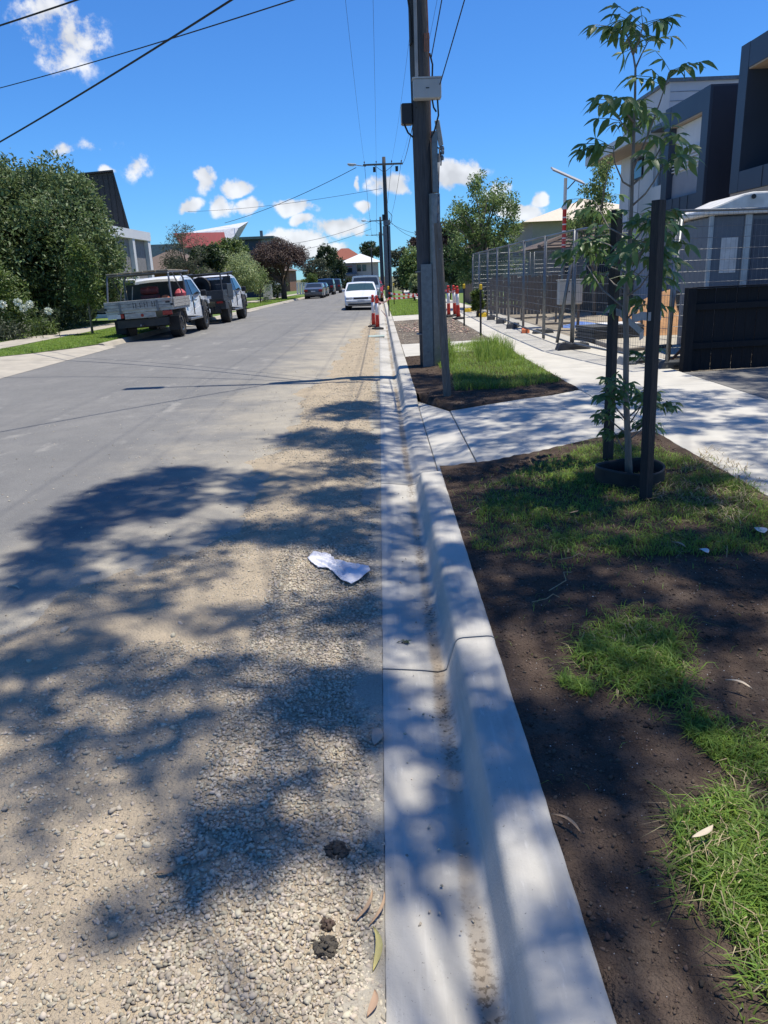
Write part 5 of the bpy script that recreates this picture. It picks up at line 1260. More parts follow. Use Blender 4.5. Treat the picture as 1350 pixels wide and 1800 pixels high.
# meter cabinet
mc = empty('meter_cabinet', (4.6, 19.2, .13), 0, 'pale grey electrical cabinet on posts inside the site', 'cabinet')
cabm = mat('cabinet_paint', (.52,.53,.50), (.48,.49,.46), rough=.6)
MB().bx(-.28,.28,0,.25,.62,1.18).build('body', cabm, mc, bevel=.01); MB().bx(-.27,.02,-.02,-.002,.64,1.16).build('door', cabm, mc, bevel=.005); MB().bx(.05,.27,-.02,-.002,.64,1.16).build('door', cabm, mc, bevel=.005)
MB().bx(-.31,.31,-.04,.28,1.182,1.2).build('roof', cabm, mc)
for x in (-.22,.22): MB().bx(x-.03,x+.03,.08,.14,-.02,.62).build('post', M['post'], mc)
MB().lathe([(.02,-.01),(.02,0)], 8, (-.05,-.02,.92), 'y').build('lock', M['black'], mc)
# solar site light
sl = empty('solar_light', (4.62, 20.2, .13), 0, 'red and white pole with tilted solar panel on top', 'light')
MB().tube([(0,0,0),(0,0,1.95)], .045, 10).build('pole', M['galv'], sl)
MB().lathe([(.05,1.95),(.05,2.85)], 12).build('red_sleeve', M['red'], sl)
for k in range(5): MB().lathe([(.0512,2.0+.16*k),(.0512,2.03+.16*k)], 12).build('white_mark', M['reflect'], sl)
MB().tube([(0,0,2.85),(0,0,3.55)], .04, 10).build('mast', M['wall_white'], sl); MB().lathe([(.07,2.84),(.07,2.92)], 12).build('collar', M['reflect'], sl)
MB().box((.05,0,3.60), (.85,.55,.035), (.25,.42,0)).build('solar_panel', mat('panel_back', (.45,.44,.42), rough=.5), sl)
MB().tube([(.05,0,3.3),(.25,0,3.5)], .015, 6).build('bracket', M['galv'], sl)
# materials lying about
def heap(name, lab, x, y, rx, ry, hh, m, seed, cat, z=.12):
    xs_ = np.linspace(-1,1,26); X, Y = np.meshgrid(xs_, xs_); r_ = np.sqrt(X*X+Y*Y)
    Z = np.clip(1-r_,0,None)**.8*hh*(1+.25*vnoise(X*4,Y*4,1.3,seed)) + .03*vnoise(X*14,Y*14,1.1,seed+1)*np.clip(1-r_,0,1)
    V = np.stack([X*rx, Y*ry, Z-.02], 2).reshape(-1,3); k = (np.arange(25)[:,None]*26+np.arange(25)).ravel()
    o = link(name, np_mesh(name, V, np.stack([k,k+1,k+27,k+26],1), True), None, m); o.location = (x,y,z); return tag(o, lab, cat)
clay = mat('orange_clay', (.45,.25,.12), (.33,.18,.09), rough=1, scale=5, bump=.7, bscale=25)
heap('clay_heap', 'orange clay heap seen between the stakes and black fence', 6.7, 18.2, 1.7, 1.5, .95, clay, 5, 'soil heap')
heap('dirt_heap', 'low grey dirt heap beside the orange fence foot', 4.7, 17.6, .9, .8, .18, M['dirt_ground'], 6, 'soil heap')
bl = mat('blue_tarp', (.05,.12,.42), (.20,.30,.55), rough=.4, scale=5)
heap('blue_tarp', 'crumpled blue plastic sheet on the site', 5.2, 20.4, .75, .5, .16, bl, 7, 'tarp')
pl = empty('slab_stack', (4.6, 15.9, .13), .2, 'dark stacked formwork panels with a white top sheet', 'stack')
for k in range(5): MB().bx(-.55+.02*(k % 2),.55,-.4,.4,.05+.06*k,.10+.06*k).build('panel', M['foot_grey'] if k else M['post'], pl)
MB().bx(-.15,.5,-.35,.3,.352,.37).build('top_sheet', M['wall_white'], pl)
for k in range(3): MB().bx(-.5+.42*k,-.4+.42*k,-.4,.4,0,.048).build('bearer', M['post'], pl)
cs = empty('concrete_slab', (5.7,13.8,.13), 0, 'grey concrete slab just inside the near mesh panels', 'slab'); MB().bx(-1.5,2.6,-1.9,2.0,.0,.10).build('slab_top', M['old_concrete'], cs, bevel=.02)
for i, (x, y, hh, lab) in enumerate([(4.3,21.8,.75,'thin timber peg nearest the cabinet'),(5.0,22.6,.9,'timber peg behind the cabinet'),(4.2,23.6,.8,'timber peg along the fence line'),(5.6,24.4,.7,'timber peg before the paling fence'),(5.7,17.2,.6,'short timber peg beside the clay heap')]):
    o = MB().bx(-.025,.025,-.02,.02,0,hh).build('survey_peg', M['post']); o.location = (x,y,.12); o.rotation_euler = (.04*i,-.05*i+.08,0); tag(o, lab, 'peg', 'timber pegs on the site')
for i, (x, y, l, a, lab) in enumerate([(4.4,24.5,1.6,.3,'long grey plank lying by the paling fence'),(5.0,21.4,1.2,-.2,'plank lying behind the blue sheet'),(4.5,13.2,1.0,.5,'plank lying near the first mesh panel')]):
    o = MB().bx(-l/2,l/2,-.06,.06,0,.04).build('timber_plank', M['post']); o.location = (x,y,.15 if i != 2 else .24); o.rotation_euler = (0,0,a); tag(o, lab, 'plank', 'planks on the site')
mb = MB(); mb.tube([(0,0,.0),(.35,.1,.32),(.6,.15,.36)], .02, 6); mb.tube([(.3,.1,0),(.32,.1,.45)], .02, 6); o = mb.build('bent_pipe', mat('rusty_steel', (.20,.10,.06), rough=.8)); o.location = (4.1,11.3,.16); tag(o, 'rusty bent pipe by the near fence post', 'pipe')

# ------------------------------------------------------------------ barriers along the works
def bollard(lab, x, y, z, lean=0, s=1.0):
    t = empty('bollard', (x, y, z), 0, lab, 'bollard', 'red and white barrier bollards')
    MB().lathe([(.19,0),(.2,.02),(.19,.05),(.10,.065),(.07,.08)], 8).build('base', M['rubber'], t)
    b = MB().lathe([(.062,.075),(.058,.30),(.050,.52),(.050,.62),(.050,.63),(.047,.86),(.06,.875),(.062,.905),(.04,.925),(.032,.95),(.045,.965),(.045,1.0),(.02,1.02)], 14).build('body', M['red'], t, smooth=True)
    MB().lathe([(.0535,.44),(.0530,.52),(.0515,.64),(.0505,.78)], 14).build('reflective_sleeve', M['reflect'], t, smooth=True)
    MB().lathe([(.0545,.405),(.0545,.438)], 14).build('red_ring', M['red'], t, smooth=True)
    t.rotation_euler = (0, lean, .5); t.scale = (s,s,s)
    return t
bollard('left of the two red bollards standing in the gutter', *gd(657,575,0), 0.0)
bollard('right of the two red bollards standing in the gutter', *gd(664,579,0), 0.0)
bollard('leftmost red bollard on the footpath behind the stub post', *gd(789,557,.17), .17, -.02)
bollard('middle red bollard on the footpath behind the stub post', *gd(800,556,.17), .17, -.06)
bollard('rightmost red bollard on the footpath behind the stub post', *gd(806,561,.17), .17, -.05)
def picket(lab, x, y, z, h_):
    t = empty('star_picket', (x, y, z), .4, lab, 'picket', 'black star pickets with yellow caps')
    mb = MB()
    for k in range(3):
        a = k*2.094; mb.box((.012*math.cos(a), .012*math.sin(a), h_/2), (.026,.006,h_), (0,0,a))
    mb.build('stake', M['black'], t); MB().lathe([(.028,h_-.05),(.034,h_-.04),(.034,h_+.05),(.02,h_+.07)], 10).build('cap', M['yellow'], t)
picket('black picket with yellow cap nearest the pole on the footpath', *gd(845,590,.17), .17, 1.08)
picket('black picket with yellow cap left along the footpath', *gd(816,573,.17), .17, 1.05)
picket('black picket with yellow cap at the kerb behind the bollards', *gd(684,556,.12), .12, 1.02)
picket('black picket with yellow cap beyond the rubble verge', *gd(693,536,.1), .1, 1.0)
def tape(lab, pts, w=.075):
    n = len(pts); sub = []
    for i in range(n-1):
        a, b = Vector(pts[i]), Vector(pts[i+1]); k = max(4, int((b-a).length/.16))
        for j in range(k): t_ = j/k; sub.append(a.lerp(b, t_) - Vector((0,0,.12*4*t_*(1-t_)*min(1,(b-a).length/3))))
    sub.append(Vector(pts[-1])); t = empty('barrier_tape', sub[0], 0, lab, 'tape', 'red and white barrier tapes'); o0 = sub[0]
    R_, W_ = MB(), MB()
    for i in range(len(sub)-1):
        a, b = sub[i]-o0, sub[i+1]-o0; tw = .8*math.sin(i*.35); tw2 = .8*math.sin((i+1)*.35); dn = lambda q: Vector((.03*math.sin(q), .05*math.sin(q), -w*math.cos(q*.8)))
        sh = (b-a)*.5; d0, d1 = dn(tw), dn(tw2); th = Vector((.002,.003,0))
        for mbx, s0, s1 in ((R_, 0, .5), (W_, .5, 1)):
            p0, p1 = a.lerp(b, s0), a.lerp(b, s1); mbx.add([p0, p1, p1+d1+sh*.0, p0+d0+sh*.0], [(0,1,2,3)])
    R_.build('red_stripe', M['red'], t); W_.build('white_stripe', M['reflect'], t)
b1 = gd(664,579,0); b2_ = gd(789,557,.17); b3 = gd(806,561,.17); k1 = gd(684,556,.12)
tape('barrier tape from the gutter bollards to the footpath bollards', [(b1[0],b1[1],.92), (k1[0]-.02,k1[1]-2,.86), (1.25,27.2,.94), (b2_[0],b2_[1],1.08)])
tape('upper barrier tape sagging behind the first', [(k1[0],k1[1],1.0), (1.2,29.5,.92), (2.2,28.3,1.05)])
tape('barrier tape looped round the footpath bollards', [(b2_[0],b2_[1],1.10), (2.3,25.6,1.04), (b3[0],b3[1],1.12)])
tape('loose tape end hanging down the gutter bollard', [(b1[0]+.06,b1[1],.9), (b1[0]+.12,b1[1]+.1,.6), (b1[0]+.3,b1[1]+.3,.38)])
# teal grate paint at the gutter
mb = MB(); mb.bx(-.22,.22,-.3,.3,0,.012); 
o = mb.build('pit_lid', mat('teal_marked_lid', (.36,.47,.43), (.30,.31,.28), rough=.85, scale=18)); x, y = gd(655,592,0); o.location = (-.13, y, .012); tag(o, 'teal spray marked pit lid at the gutter lip', 'pit lid')
# black bin and rubbish beyond the tape
t = empty('black_tub', (4.3, 29.2, .12), 0, 'black tub hooked on the far corner of the fence', 'tub'); MB().lathe([(.13,1.0),(.17,1.05),(.19,1.3),(.2,1.31)], 14).build('tub', M['black'], t); MB().tube([(0,0,0),(0,0,1.0)], .03, 6).build('stand', M['steel_dark'], t)
# ------------------------------------------------------------------ vehicles (local: x across, y forward, z up)
def arch(yc, ra, zs, n=9):
    return [(yc - ra*math.cos(math.pi*i/(n-1)), zs + ra*math.sin(math.pi*i/(n-1))*.98) for i in range(n)]
class Car:
    def __init__(s, name, lab, w, prof_top, zs, wheels, R, ra, belt, taper, paint, group=None, plan=.10, cat='car', ext=None):
        """prof_top: (y,z) from rear bottom over the roof to the front bottom; wheels: y of axles"""
        s.root = empty(name, (0,0,0), 0, lab, cat, group); s.w = w; s.belt = belt; s.taper = taper
        s.y0 = min(p[0] for p in prof_top); s.y1 = max(p[0] for p in prof_top); s.plan = plan
        s.prof = prof_top
        bottom = []
        for yc in sorted(wheels, reverse=True): bottom += arch(yc, ra, zs)[::-1]
        poly = list(prof_top) + bottom
        n = len(poly); cy = (s.y0+s.y1)/2; cz = .7
        sl = [(-1, .045), (-.985, .015), (-.93, 0), (-.5, 0), (0, 0), (.5, 0), (.93, 0), (.985, .015), (1, .045)]
        V = []
        nt_ = len(prof_top)
        for (u, ins) in sl:
            for i, (y, z) in enumerate(poly):
                yy, zz = y, z
                if i < nt_:
                    dy, dz = cy-y, cz-z; l = math.hypot(dy, dz); yy += dy/l*ins; zz += dz/l*ins
                V.append((u*s.hw(yy, zz), yy + s.bow(u, yy), zz + .03*(1-u*u)*(1 if (z > belt and i < nt_) else 0)))
        F = []
        for a in range(len(sl)-1):
            for i in range(n): F.append((a*n+i, a*n+(i+1) % n, (a+1)*n+(i+1) % n, (a+1)*n+i))
        F.append(tuple(range(n))); F.append(tuple(range((len(sl)-1)*n, len(sl)*n))[::-1])
        mb = MB(); mb.add(V, F); s.body = mb.build('body', paint, s.root)
        me = s.body.data; bmv = [len(p.vertices) == 4 for p in me.polygons]; me.polygons.foreach_set('use_smooth', bmv)
        import bmesh
        b = bmesh.new(); b.from_mesh(me); bmesh.ops.recalc_face_normals(b, faces=b.faces); b.to_mesh(me); b.free()
        md = s.body.modifiers.new('es', 'EDGE_SPLIT'); md.split_angle = .6
        for yc in wheels:
            for sd in (-1, 1): s.wheel(sd, yc, R, ra)
        MB().bx(-w/2+.12, w/2-.12, s.y0+.25, s.y1-.3, zs-.06, zs+.25).build('underbody', M['black'], s.root)
    def hw(s, y, z):
        k = s.w/2
        t = max(0, z-s.belt); k -= t*s.taper
        if z < .5: k -= (.5-z)*.10
        e = max(0, 1-min(y-s.y0, s.y1-y)/.75); k -= s.plan*e*e
        return k
    def bow(s, u, y):
        e0 = max(0, 1-(y-s.y0)/.5); e1 = max(0, 1-(s.y1-y)/.5)
        return (e0-e1)*.10*u*u
    def wheel(s, sd, yc, R, ra):
        x = sd*(s.w/2-.115)
        t = MB().lathe([(R*.55,-.10),(R*.93,-.11),(R,-.07),(R,.07),(R*.93,.11),(R*.62,.115),(R*.60,.08)], 24, (x,yc,R), 'x')
        wh_ = t.build('wheel', M['rubber'], s.root, smooth=False)
        f = MB().lathe([(R*.60,.05*sd),(R*.56,.09*sd),(R*.50,.085*sd),(R*.2,.06*sd),(.02,.07*sd)], 20, (x,yc,R), 'x'); f.build('rim', M['chrome'] if getattr(s,'rimbright',True) else M['steel_dark'], wh_)
        for k in range(5):
            a = k*1.2566; f = MB().box((x+sd*.088, yc+R*.36*math.cos(a), R+R*.36*math.sin(a)), (.012,R*.2,R*.13), (a,0,0)); f.build('rim_slot', M['black'], wh_)
        # dark wheel well inside the arch
        MB().lathe([(ra*.98,-.16),(ra*.98,.09)], 20, (x-sd*.06,yc,R+.01), 'x').build('wheel_well', M['black'], s.root)
    def side(s, pts, name, m, off=.004, parent=None, mirror=True):
        """a panel lying on the side of the body: polygon in (y,z)"""
        for sd in ((-1, 1) if mirror else (1,)):
            mb = MB(); A = [(sd*(s.hw(y,z)+off), y, z) for y, z in pts]; B = [(sd*(s.hw(y,z)-.03), y, z) for y, z in pts]; n = len(pts)
            mb.add(A+B, [tuple(range(n)) if sd > 0 else tuple(range(n))[::-1]] + [(i,(i+1) % n,(i+1) % n+n,i+n) for i in range(n)])
            mb.build(name, m, parent or s.root)
    def across(s, p, q, f0, f1, name, m, off=.006, nseg=6):
        """a panel lying across the body between profile points p and q (fractions of the half width)"""
        (ya, za), (yb, zb) = p, q; ny, nz = (zb-za), -(yb-ya); l = math.hypot(ny, nz) or 1
        ny, nz = ny/l, nz/l
        if (nz < 0 and abs(nz) > .15): ny, nz = -ny, -nz
        mb = MB(); V = []
        for i in range(nseg+1):
            u = -1+2*i/nseg
            for (y, z, f) in ((ya, za, f0), (yb, zb, f1)):
                V.append((u*f*s.hw(y, z), y+ny*off+s.bow(u*f, y), z+nz*off+(.03*(1-u*u*f*f) if z > s.belt else 0)))
        mb.add(V, [(2*i, 2*i+1, 2*i+3, 2*i+2) for i in range(nseg)]); o = mb.build(name, m, s.root); return o
    def blk(s, x0, x1, y0, y1, z0, z1, name, m, bevel=.0, mirror=False, parent=None):
        for sd in ((1, -1) if mirror else (1,)):
            a, b = sorted((sd*x0, sd*x1)); MB().bx(a, b, y0, y1, z0, z1).build(name, m, parent or s.root, bevel=bevel)
lamp_red = mat('tail_lens', (.35,.02,.02), rough=.2); lamp_clear = mat('headlamp_lens', (.55,.57,.58), (.4,.42,.43), rough=.12, spec=.8); plate = mat('number_plate', (.62,.63,.62), (.5,.5,.5), rough=.5)
gl_b = mat('blue_tinted_glass', (.03,.06,.065), (.04,.075,.08), rough=.06, spec=.9)
# --- white sedan facing the camera
def sedan(lab, paint, group=None, glassm=None, suv=False, name='parked_car'):
    if suv:
        top = [(-2.2,.35),(-2.25,.75),(-2.2,1.05),(-2.0,1.62),(-1.7,1.70),(.1,1.70),(.35,1.62),(.95,1.12),(1.9,1.02),(2.18,.85),(2.22,.40)]
        c = Car(name, lab, 1.84, top, .34, (-1.35,1.4), .35, .40, 1.08, .18, paint, group)
        c.across((.40,1.585),(.92,1.16),.86,.9,'windscreen',glassm or M['glass']); c.across((-2.17,1.14),(-2.03,1.56),.8,.78,'rear_window',M['glass'])
        c.side([(-1.75,1.14),(-1.65,1.55),(-.6,1.58),(-.6,1.12)],'side_window',M['glass']); c.side([(-.52,1.12),(-.52,1.58),(.2,1.54),(.62,1.12)],'side_window',M['glass'])
    else:
        top = [(-2.35,.32),(-2.40,.55),(-2.34,.88),(-1.65,.98),(-.95,1.34),(-.6,1.39),(.25,1.38),(.5,1.33),(1.15,.95),(1.2,.93),(2.05,.80),(2.32,.68),(2.38,.50),(2.32,.26)]
        c = Car(name, lab, 1.78, top, .27, (-1.38,1.42), .31, .35, .94, .30, paint, group)
        c.across((.54,1.31),(1.13,.97),.86,.92,'windscreen',glassm or gl_b); c.across((-1.6,1.0),(-1.0,1.315),.86,.82,'rear_window',M['glass'])
        c.side([(-1.25,.99),(-.85,1.30),(-.35,1.33),(-.35,.98)],'side_window',M['glass']); c.side([(-.28,.98),(-.28,1.33),(.35,1.28),(.85,.97)],'side_window',M['glass'])
    f = c.y1; zl = .62 if not suv else .78
    for sd in (-1,1):
        c.blk(.46*sd,.80*sd,f-.28,f-.055,zl-.05,zl+.065,'headlight',lamp_clear,.02)
        c.blk(.52*sd,.84*sd,c.y0+.03,c.y0+.25,zl+.02,zl+.2,'tail_light',lamp_red,.02)
        mb = MB(); mb.box((sd*(c.w/2+.06), .62, c.belt+.06), (.17,.09,.12)); mb.build('mirror', paint, c.root, bevel=.03)
    c.blk(-.40,.40,f-.10,f-.005,zl-.04,zl+.045,'grille',M['black'],.01)
    c.blk(-.83,.83,f-.16,f+.035,.42,.55,'bumper',paint,.04); c.blk(-.70,.70,f-.12,f-.005,.28,.36,'air_intake',M['black'],.01)
    c.blk(-.19,.19,f+.037,f+.045,.43,.53,'number_plate',plate); c.blk(-.19,.19,c.y0-.03,c.y0-.0,.62,.73,'number_plate',plate)
    c.blk(-.83,.83,c.y0-.025,c.y0+.16,.38,.55,'bumper',paint,.04)
    return c
c = sedan('old white sedan facing the camera beside the gutter bollards', M['white_paint'], 'cars parked along the street'); c.root.location = (-.98, 42.0, zg(42)+.02); c.root.rotation_euler = (0,0,math.pi+.02); c.root.scale = (.93,.93,.97)
c = sedan('grey blue wagon parked behind the white sedan', mat('grey_blue_paint', (.14,.18,.21), rough=.25, coat=.6), 'cars parked along the street', suv=True); c.root.location = (-.85, 50.5, zg(50)+.02); c.root.rotation_euler = (0,0,math.pi)
c = sedan('red car just showing behind the white sedan', mat('red_car_paint', (.30,.03,.03), rough=.25, coat=.6), 'cars parked along the street'); c.root.location = (-.62, 57, zg(57)+.02); c.root.rotation_euler = (0,0,math.pi)
c = sedan('grey sedan with its tail to the camera on the far left', mat('grey_car_paint', (.10,.11,.13), rough=.25, coat=.6), 'cars parked along the street'); c.root.location = (-6.1, 76, zg(76)+.02)
c = sedan('dark blue car in front of the far grey sedan', mat('navy_car_paint', (.03,.045,.08), rough=.25, coat=.6), 'cars parked along the street'); c.root.location = (-6.2, 83, zg(83)+.02)
c = sedan('black four wheel drive on the far left', mat('black_car_paint', (.015,.016,.02), rough=.25, coat=.6), 'cars parked along the street', suv=True); c.root.location = (-6.1, 93, zg(93)+.02); c.root.scale = (1.03,1,1.06)
c = sedan('farthest dark four wheel drive on the left', mat('charcoal_car_paint', (.04,.04,.045), rough=.25, coat=.6), 'cars parked along the street', suv=True); c.root.location = (-5.9, 106, zg(106)+.02); c.root.scale = (1.0,1,1.06)
c = sedan('white wagon in the driveway behind the first ute', M['white_paint'], 'cars parked along the street', suv=True); c.root.location = (-12.3, 36.2, .14); c.root.rotation_euler = (0,0,1.45)

# --- utes
def ute(lab, tray):
    top = [(-.62,.55),(-.64,1.05),(-.60,1.42),(-.50,1.70),(-.32,1.77),(.55,1.79),(.95,1.72),(1.62,1.17),(1.70,1.14),(2.45,1.08),(2.68,.98),(2.72,.62),(2.66,.48)]
    W_ = 1.84
    c = Car('utility_truck', lab, W_, top, .46, (1.72,), .385, .46, 1.12, .26, M['white_paint'], 'white utes parked on the left', cat='ute', plan=.12)
    R = .385; c.rimbright = True; c.wheel(-1, -1.50, R, .44); c.wheel(1, -1.50, R, .44)
    G_ = M['glass']
    c.across((.98,1.68),(1.58,1.21),.86,.92,'windscreen',G_); c.across((-.625,1.20),(-.535,1.62),.80,.78,'rear_window',G_)
    c.side([(-.52,1.18),(-.46,1.60),(.16,1.66),(.16,1.17)],'side_window',G_); c.side([(.24,1.17),(.24,1.66),(.80,1.66),(1.40,1.20)],'side_window',G_)
    for yy in (-.58,.20,1.22): c.side([(yy-.006,.56),(yy-.006,1.12),(yy+.006,1.12),(yy+.006,.56)],'door_gap',M['black'],.003)
    for yy in (-.36,.44): c.side([(yy,.98),(yy,1.02),(yy+.17,1.02),(yy+.17,.98)],'door_handle',M['chrome'],.02)
    for k in range(11):                                    # flared black arch over the front wheel
        a0, a1 = math.pi*k/11, math.pi*(k+1)/11; q = []
        for a, r_ in ((a0,.455),(a1,.455),(a1,.525),(a0,.525)): q.append((1.72+r_*math.cos(a), .46+r_*math.sin(a)))
        c.side(q[::-1],'arch_flare',M['black'],.035)
    c.side([(1.30,.80),(1.30,1.0),(1.50,1.0),(1.50,.92)],'side_vent',M['black'],.004)
    c.blk(-.88,-.80,-.5,1.15,.40,.47,'side_step',M['chrome'],.01); c.blk(.80,.94,-.5,1.15,.40,.47,'side_step',M['chrome'],.01)
    for sd in (-1,1):
        mb = MB(); mb.box((sd*(W_/2+.11), 1.28, 1.20), (.2,.12,.2)); mb.build('mirror', M['black'], c.root, bevel=.04)
        c.blk(sd*.55,sd*.88,2.45,2.70,.82,.98,'headlight',lamp_clear,.02)
    c.blk(-.5,.5,2.66,2.735,.66,.96,'grille',M['black'],.02); c.blk(-.85,.85,2.55,2.80,.46,.64,'bumper',M['white_paint'],.05)
    # chassis
    for x in (-.45,.45): c.blk(x-.05,x+.05,-2.5,-.5,.48,.62,'chassis_rail',M['black'])
    mb = MB(); mb.tube([(-.75,-1.5,R),(.75,-1.5,R)], .05, 8); mb.lathe([(.14,-.12),(.14,.12)], 12, (0,-1.5,R), 'x'); mb.build('rear_axle', M['black'], c.root)
    tray(c); return c
dirty = mat('dirty_white_tray', (.42,.41,.38), (.27,.26,.24), rough=.6, scale=6, stretch=(1,1,3), dirt=(.12,.11,.10), dscale=4, damt=.6)
alu = mat('tray_aluminium', (.45,.45,.45), (.33,.33,.33), rough=.5, metal=.5)
def tray_open(c):
    w, y0, y1, z0 = 1.0, -2.62, -.70, .92
    c.blk(-w,w,y0,y1,z0-.10,z0,'tray_floor',alu,.006)
    for k in range(3): c.blk(-w+.01,w-.01,y0-.045,y0-.005,z0-.03+.093*k,z0+.058+.093*k,'tailgate_board',dirty,.008)
    for sd in (-1,1):
        for k in range(3): c.blk(sd*(w-.005),sd*(w+.03),y0+.02,y1,z0-.03+.093*k,z0+.058+.093*k,'side_board',dirty,.006)
        c.blk(sd*(w-.06),sd*w,y0-.055,y0-.045,z0+.02,z0+.08,'latch',M['black'])
        c.blk(sd*.52,sd*.58,y0-.06,y0-.045,z0-.10,z0+.2,'tail_hinge',M['steel_dark'])
    # smeared unreadable marks on the tailgate
    pr = random.Random(6)
    for k in range(7):
        x = -.2+.11*k+.05*pr.random(); c.blk(x,x+.012+.012*pr.random(),y0-.0485,y0-.0455,z0+.015+.02*pr.random(),z0+.19-.03*pr.random(),'grime_mark',mat('grime', (.09,.085,.08), rough=.9))
        if k % 2: c.blk(x,x+.05,y0-.0485,y0-.0455,z0+.10,z0+.118,'grime_mark',mat('grime', (.09,.085,.08)))
    c.blk(.80,.93,y0-.05,y0-.0455,z0+.10,z0+.15,'badge',M['black'])
    c.blk(-.46,.46,y0-.02,y0+.02,z0-.27,z0-.115,'rear_panel',dirty,.01)
    mb = MB(); mb.lathe([(.045,-.012),(.045,0)], 12, (.06,y0-.02,z0-.19), 'y'); mb.build('round_marker', lamp_red, c.root)
    c.blk(-.96,-.58,y0-.03,y0+.0,z0-.24,z0-.115,'number_plate',plate); 
    for x in (-.93,.66): c.blk(x,x+.28,y0-.03,y0+.02,z0-.235,z0-.11,'tail_light',lamp_red,.01) if x > 0 else c.blk(-.57,-.49,y0-.03,y0+.02,z0-.235,z0-.11,'tail_light',lamp_red,.01)
    c.blk(-.75,.75,y0+.1,y0+.3,.40,.62,'rear_beam',M['black'])
    mb = MB(); mb.tube([(0,y0-.12,.45),(0,y0+.2,.45)], .03, 6); mb.build('tow_bar', M['steel_dark'], c.root)
    for sd in (-1,1):
        c.blk(sd*.66,sd*.98,-2.10,-2.08,.22,.62,'mudflap',M['rubber']); 
        mb = MB()
        for k in range(8):
            a0, a1 = math.pi*k/8, math.pi*(k+1)/8; r_ = .47
            mb.add([(sd*.66,-1.5+r_*math.cos(a0),.38+r_*math.sin(a0)),(sd*.98,-1.5+r_*math.cos(a0),.38+r_*math.sin(a0)),(sd*.98,-1.5+r_*math.cos(a1),.38+r_*math.sin(a1)),(sd*.66,-1.5+r_*math.cos(a1),.38+r_*math.sin(a1))], [(0,1,2,3)])
        mb.build('mudguard', M['chrome'] if sd > 0 else M['black'], c.root)
    # rack
    gm = M['steel_dark']
    def tb(pts, r=.028): mb = MB(); mb.tube(pts, r, 8); return mb.build('rack_bar', gm, c.root)
    for sd in (-1,1):
        tb([(sd*.96,y0+.1,z0),(sd*.90,y0+.35,1.84),(sd*.88,y0+.45,1.90)]); tb([(sd*.96,y1-.06,z0),(sd*.93,y1-.06,1.72),(sd*.82,y1-.06,1.90)]); tb([(sd*.90,y0+.38,1.88),(sd*.88,y1+.05,1.90),(sd*.86,y1+.9,1.92)])
        tb([(sd*.95,y1-.1,z0+.05),(sd*.92,y0+.75,1.86)], .02)
    for y in (y0+.38, y0+1.1, y1-.05): tb([(-.9,y,1.89),(.9,y,1.89)])
    tan = mat('weathered_ply', (.40,.34,.25), (.28,.24,.18), rough=.9, scale=5)
    for k in range(5): c.blk(-.92+.37*k,-.58+.37*k,y0+.32,y1+.15,1.925+.008*(k % 2),1.955+.008*(k % 2),'rack_board',tan,.004)
    c.blk(-.9,.9,y1-.03,y1,z0,1.62,'headboard',mat('headboard', (.05,.055,.05), rough=.7))
    # load: compressor, box, bags
    red = mat('faded_red', (.22,.045,.04), (.13,.03,.03), rough=.6)
    mb = MB(); mb.lathe([(.02,-.26),(.10,-.25),(.12,-.19),(.12,.19),(.10,.25),(.02,.26)], 16, (.05,-1.5,1.40), 'x'); mb.box((.05,-1.5,1.22),(.5,.3,.1)); mb.build('air_compressor', red, c.root, smooth=False)
    mb = MB(); mb.bx(-.2,.5,-1.9,-1.2,z0,1.18); mb.build('tool_chest', M['black'], c.root, bevel=.02)
    c.blk(.1,.38,-1.94,-1.905,1.0,1.12,'chest_plate',plate)
    mb = MB(); mb.bx(-.6,-.2,-1.8,-1.0,z0,1.12); mb.build('tool_box', M['steel_dark'], c.root, bevel=.02)
    for x, y, ti in ((-.82,-1.9,.3),(-.7,-1.4,-.1),(-.35,-2.2,.2),(.62,-1.2,-.25)):
        mb = MB(); mb.tube([(x,y,z0),(x+ti*.4,y+.15,1.55)], .016, 6); mb.build('tool_handle', tan, c.root)
    mb = MB(); mb.lathe([(.12,0),(.14,.12),(.1,.2),(.04,.22)], 9, (.62,-1.9,z0+.1)); mb.build('orange_bag', M['orange'], c.root)
    mb = MB(); mb.lathe([(.16,0),(.18,.12),(.1,.22),(.03,.25)], 9, (.85,-1.05,z0+.22)); mb.build('pink_bag', mat('pink_plastic', (.55,.10,.12), rough=.6), c.root)
    mb = MB(); mb.tube([(-.9,-2.3,z0+.06),(-.5,-2.2,z0+.18),(-.1,-2.35,z0+.1),(.4,-2.2,z0+.2)], .05, 7); mb.build('hose', M['black'], c.root)
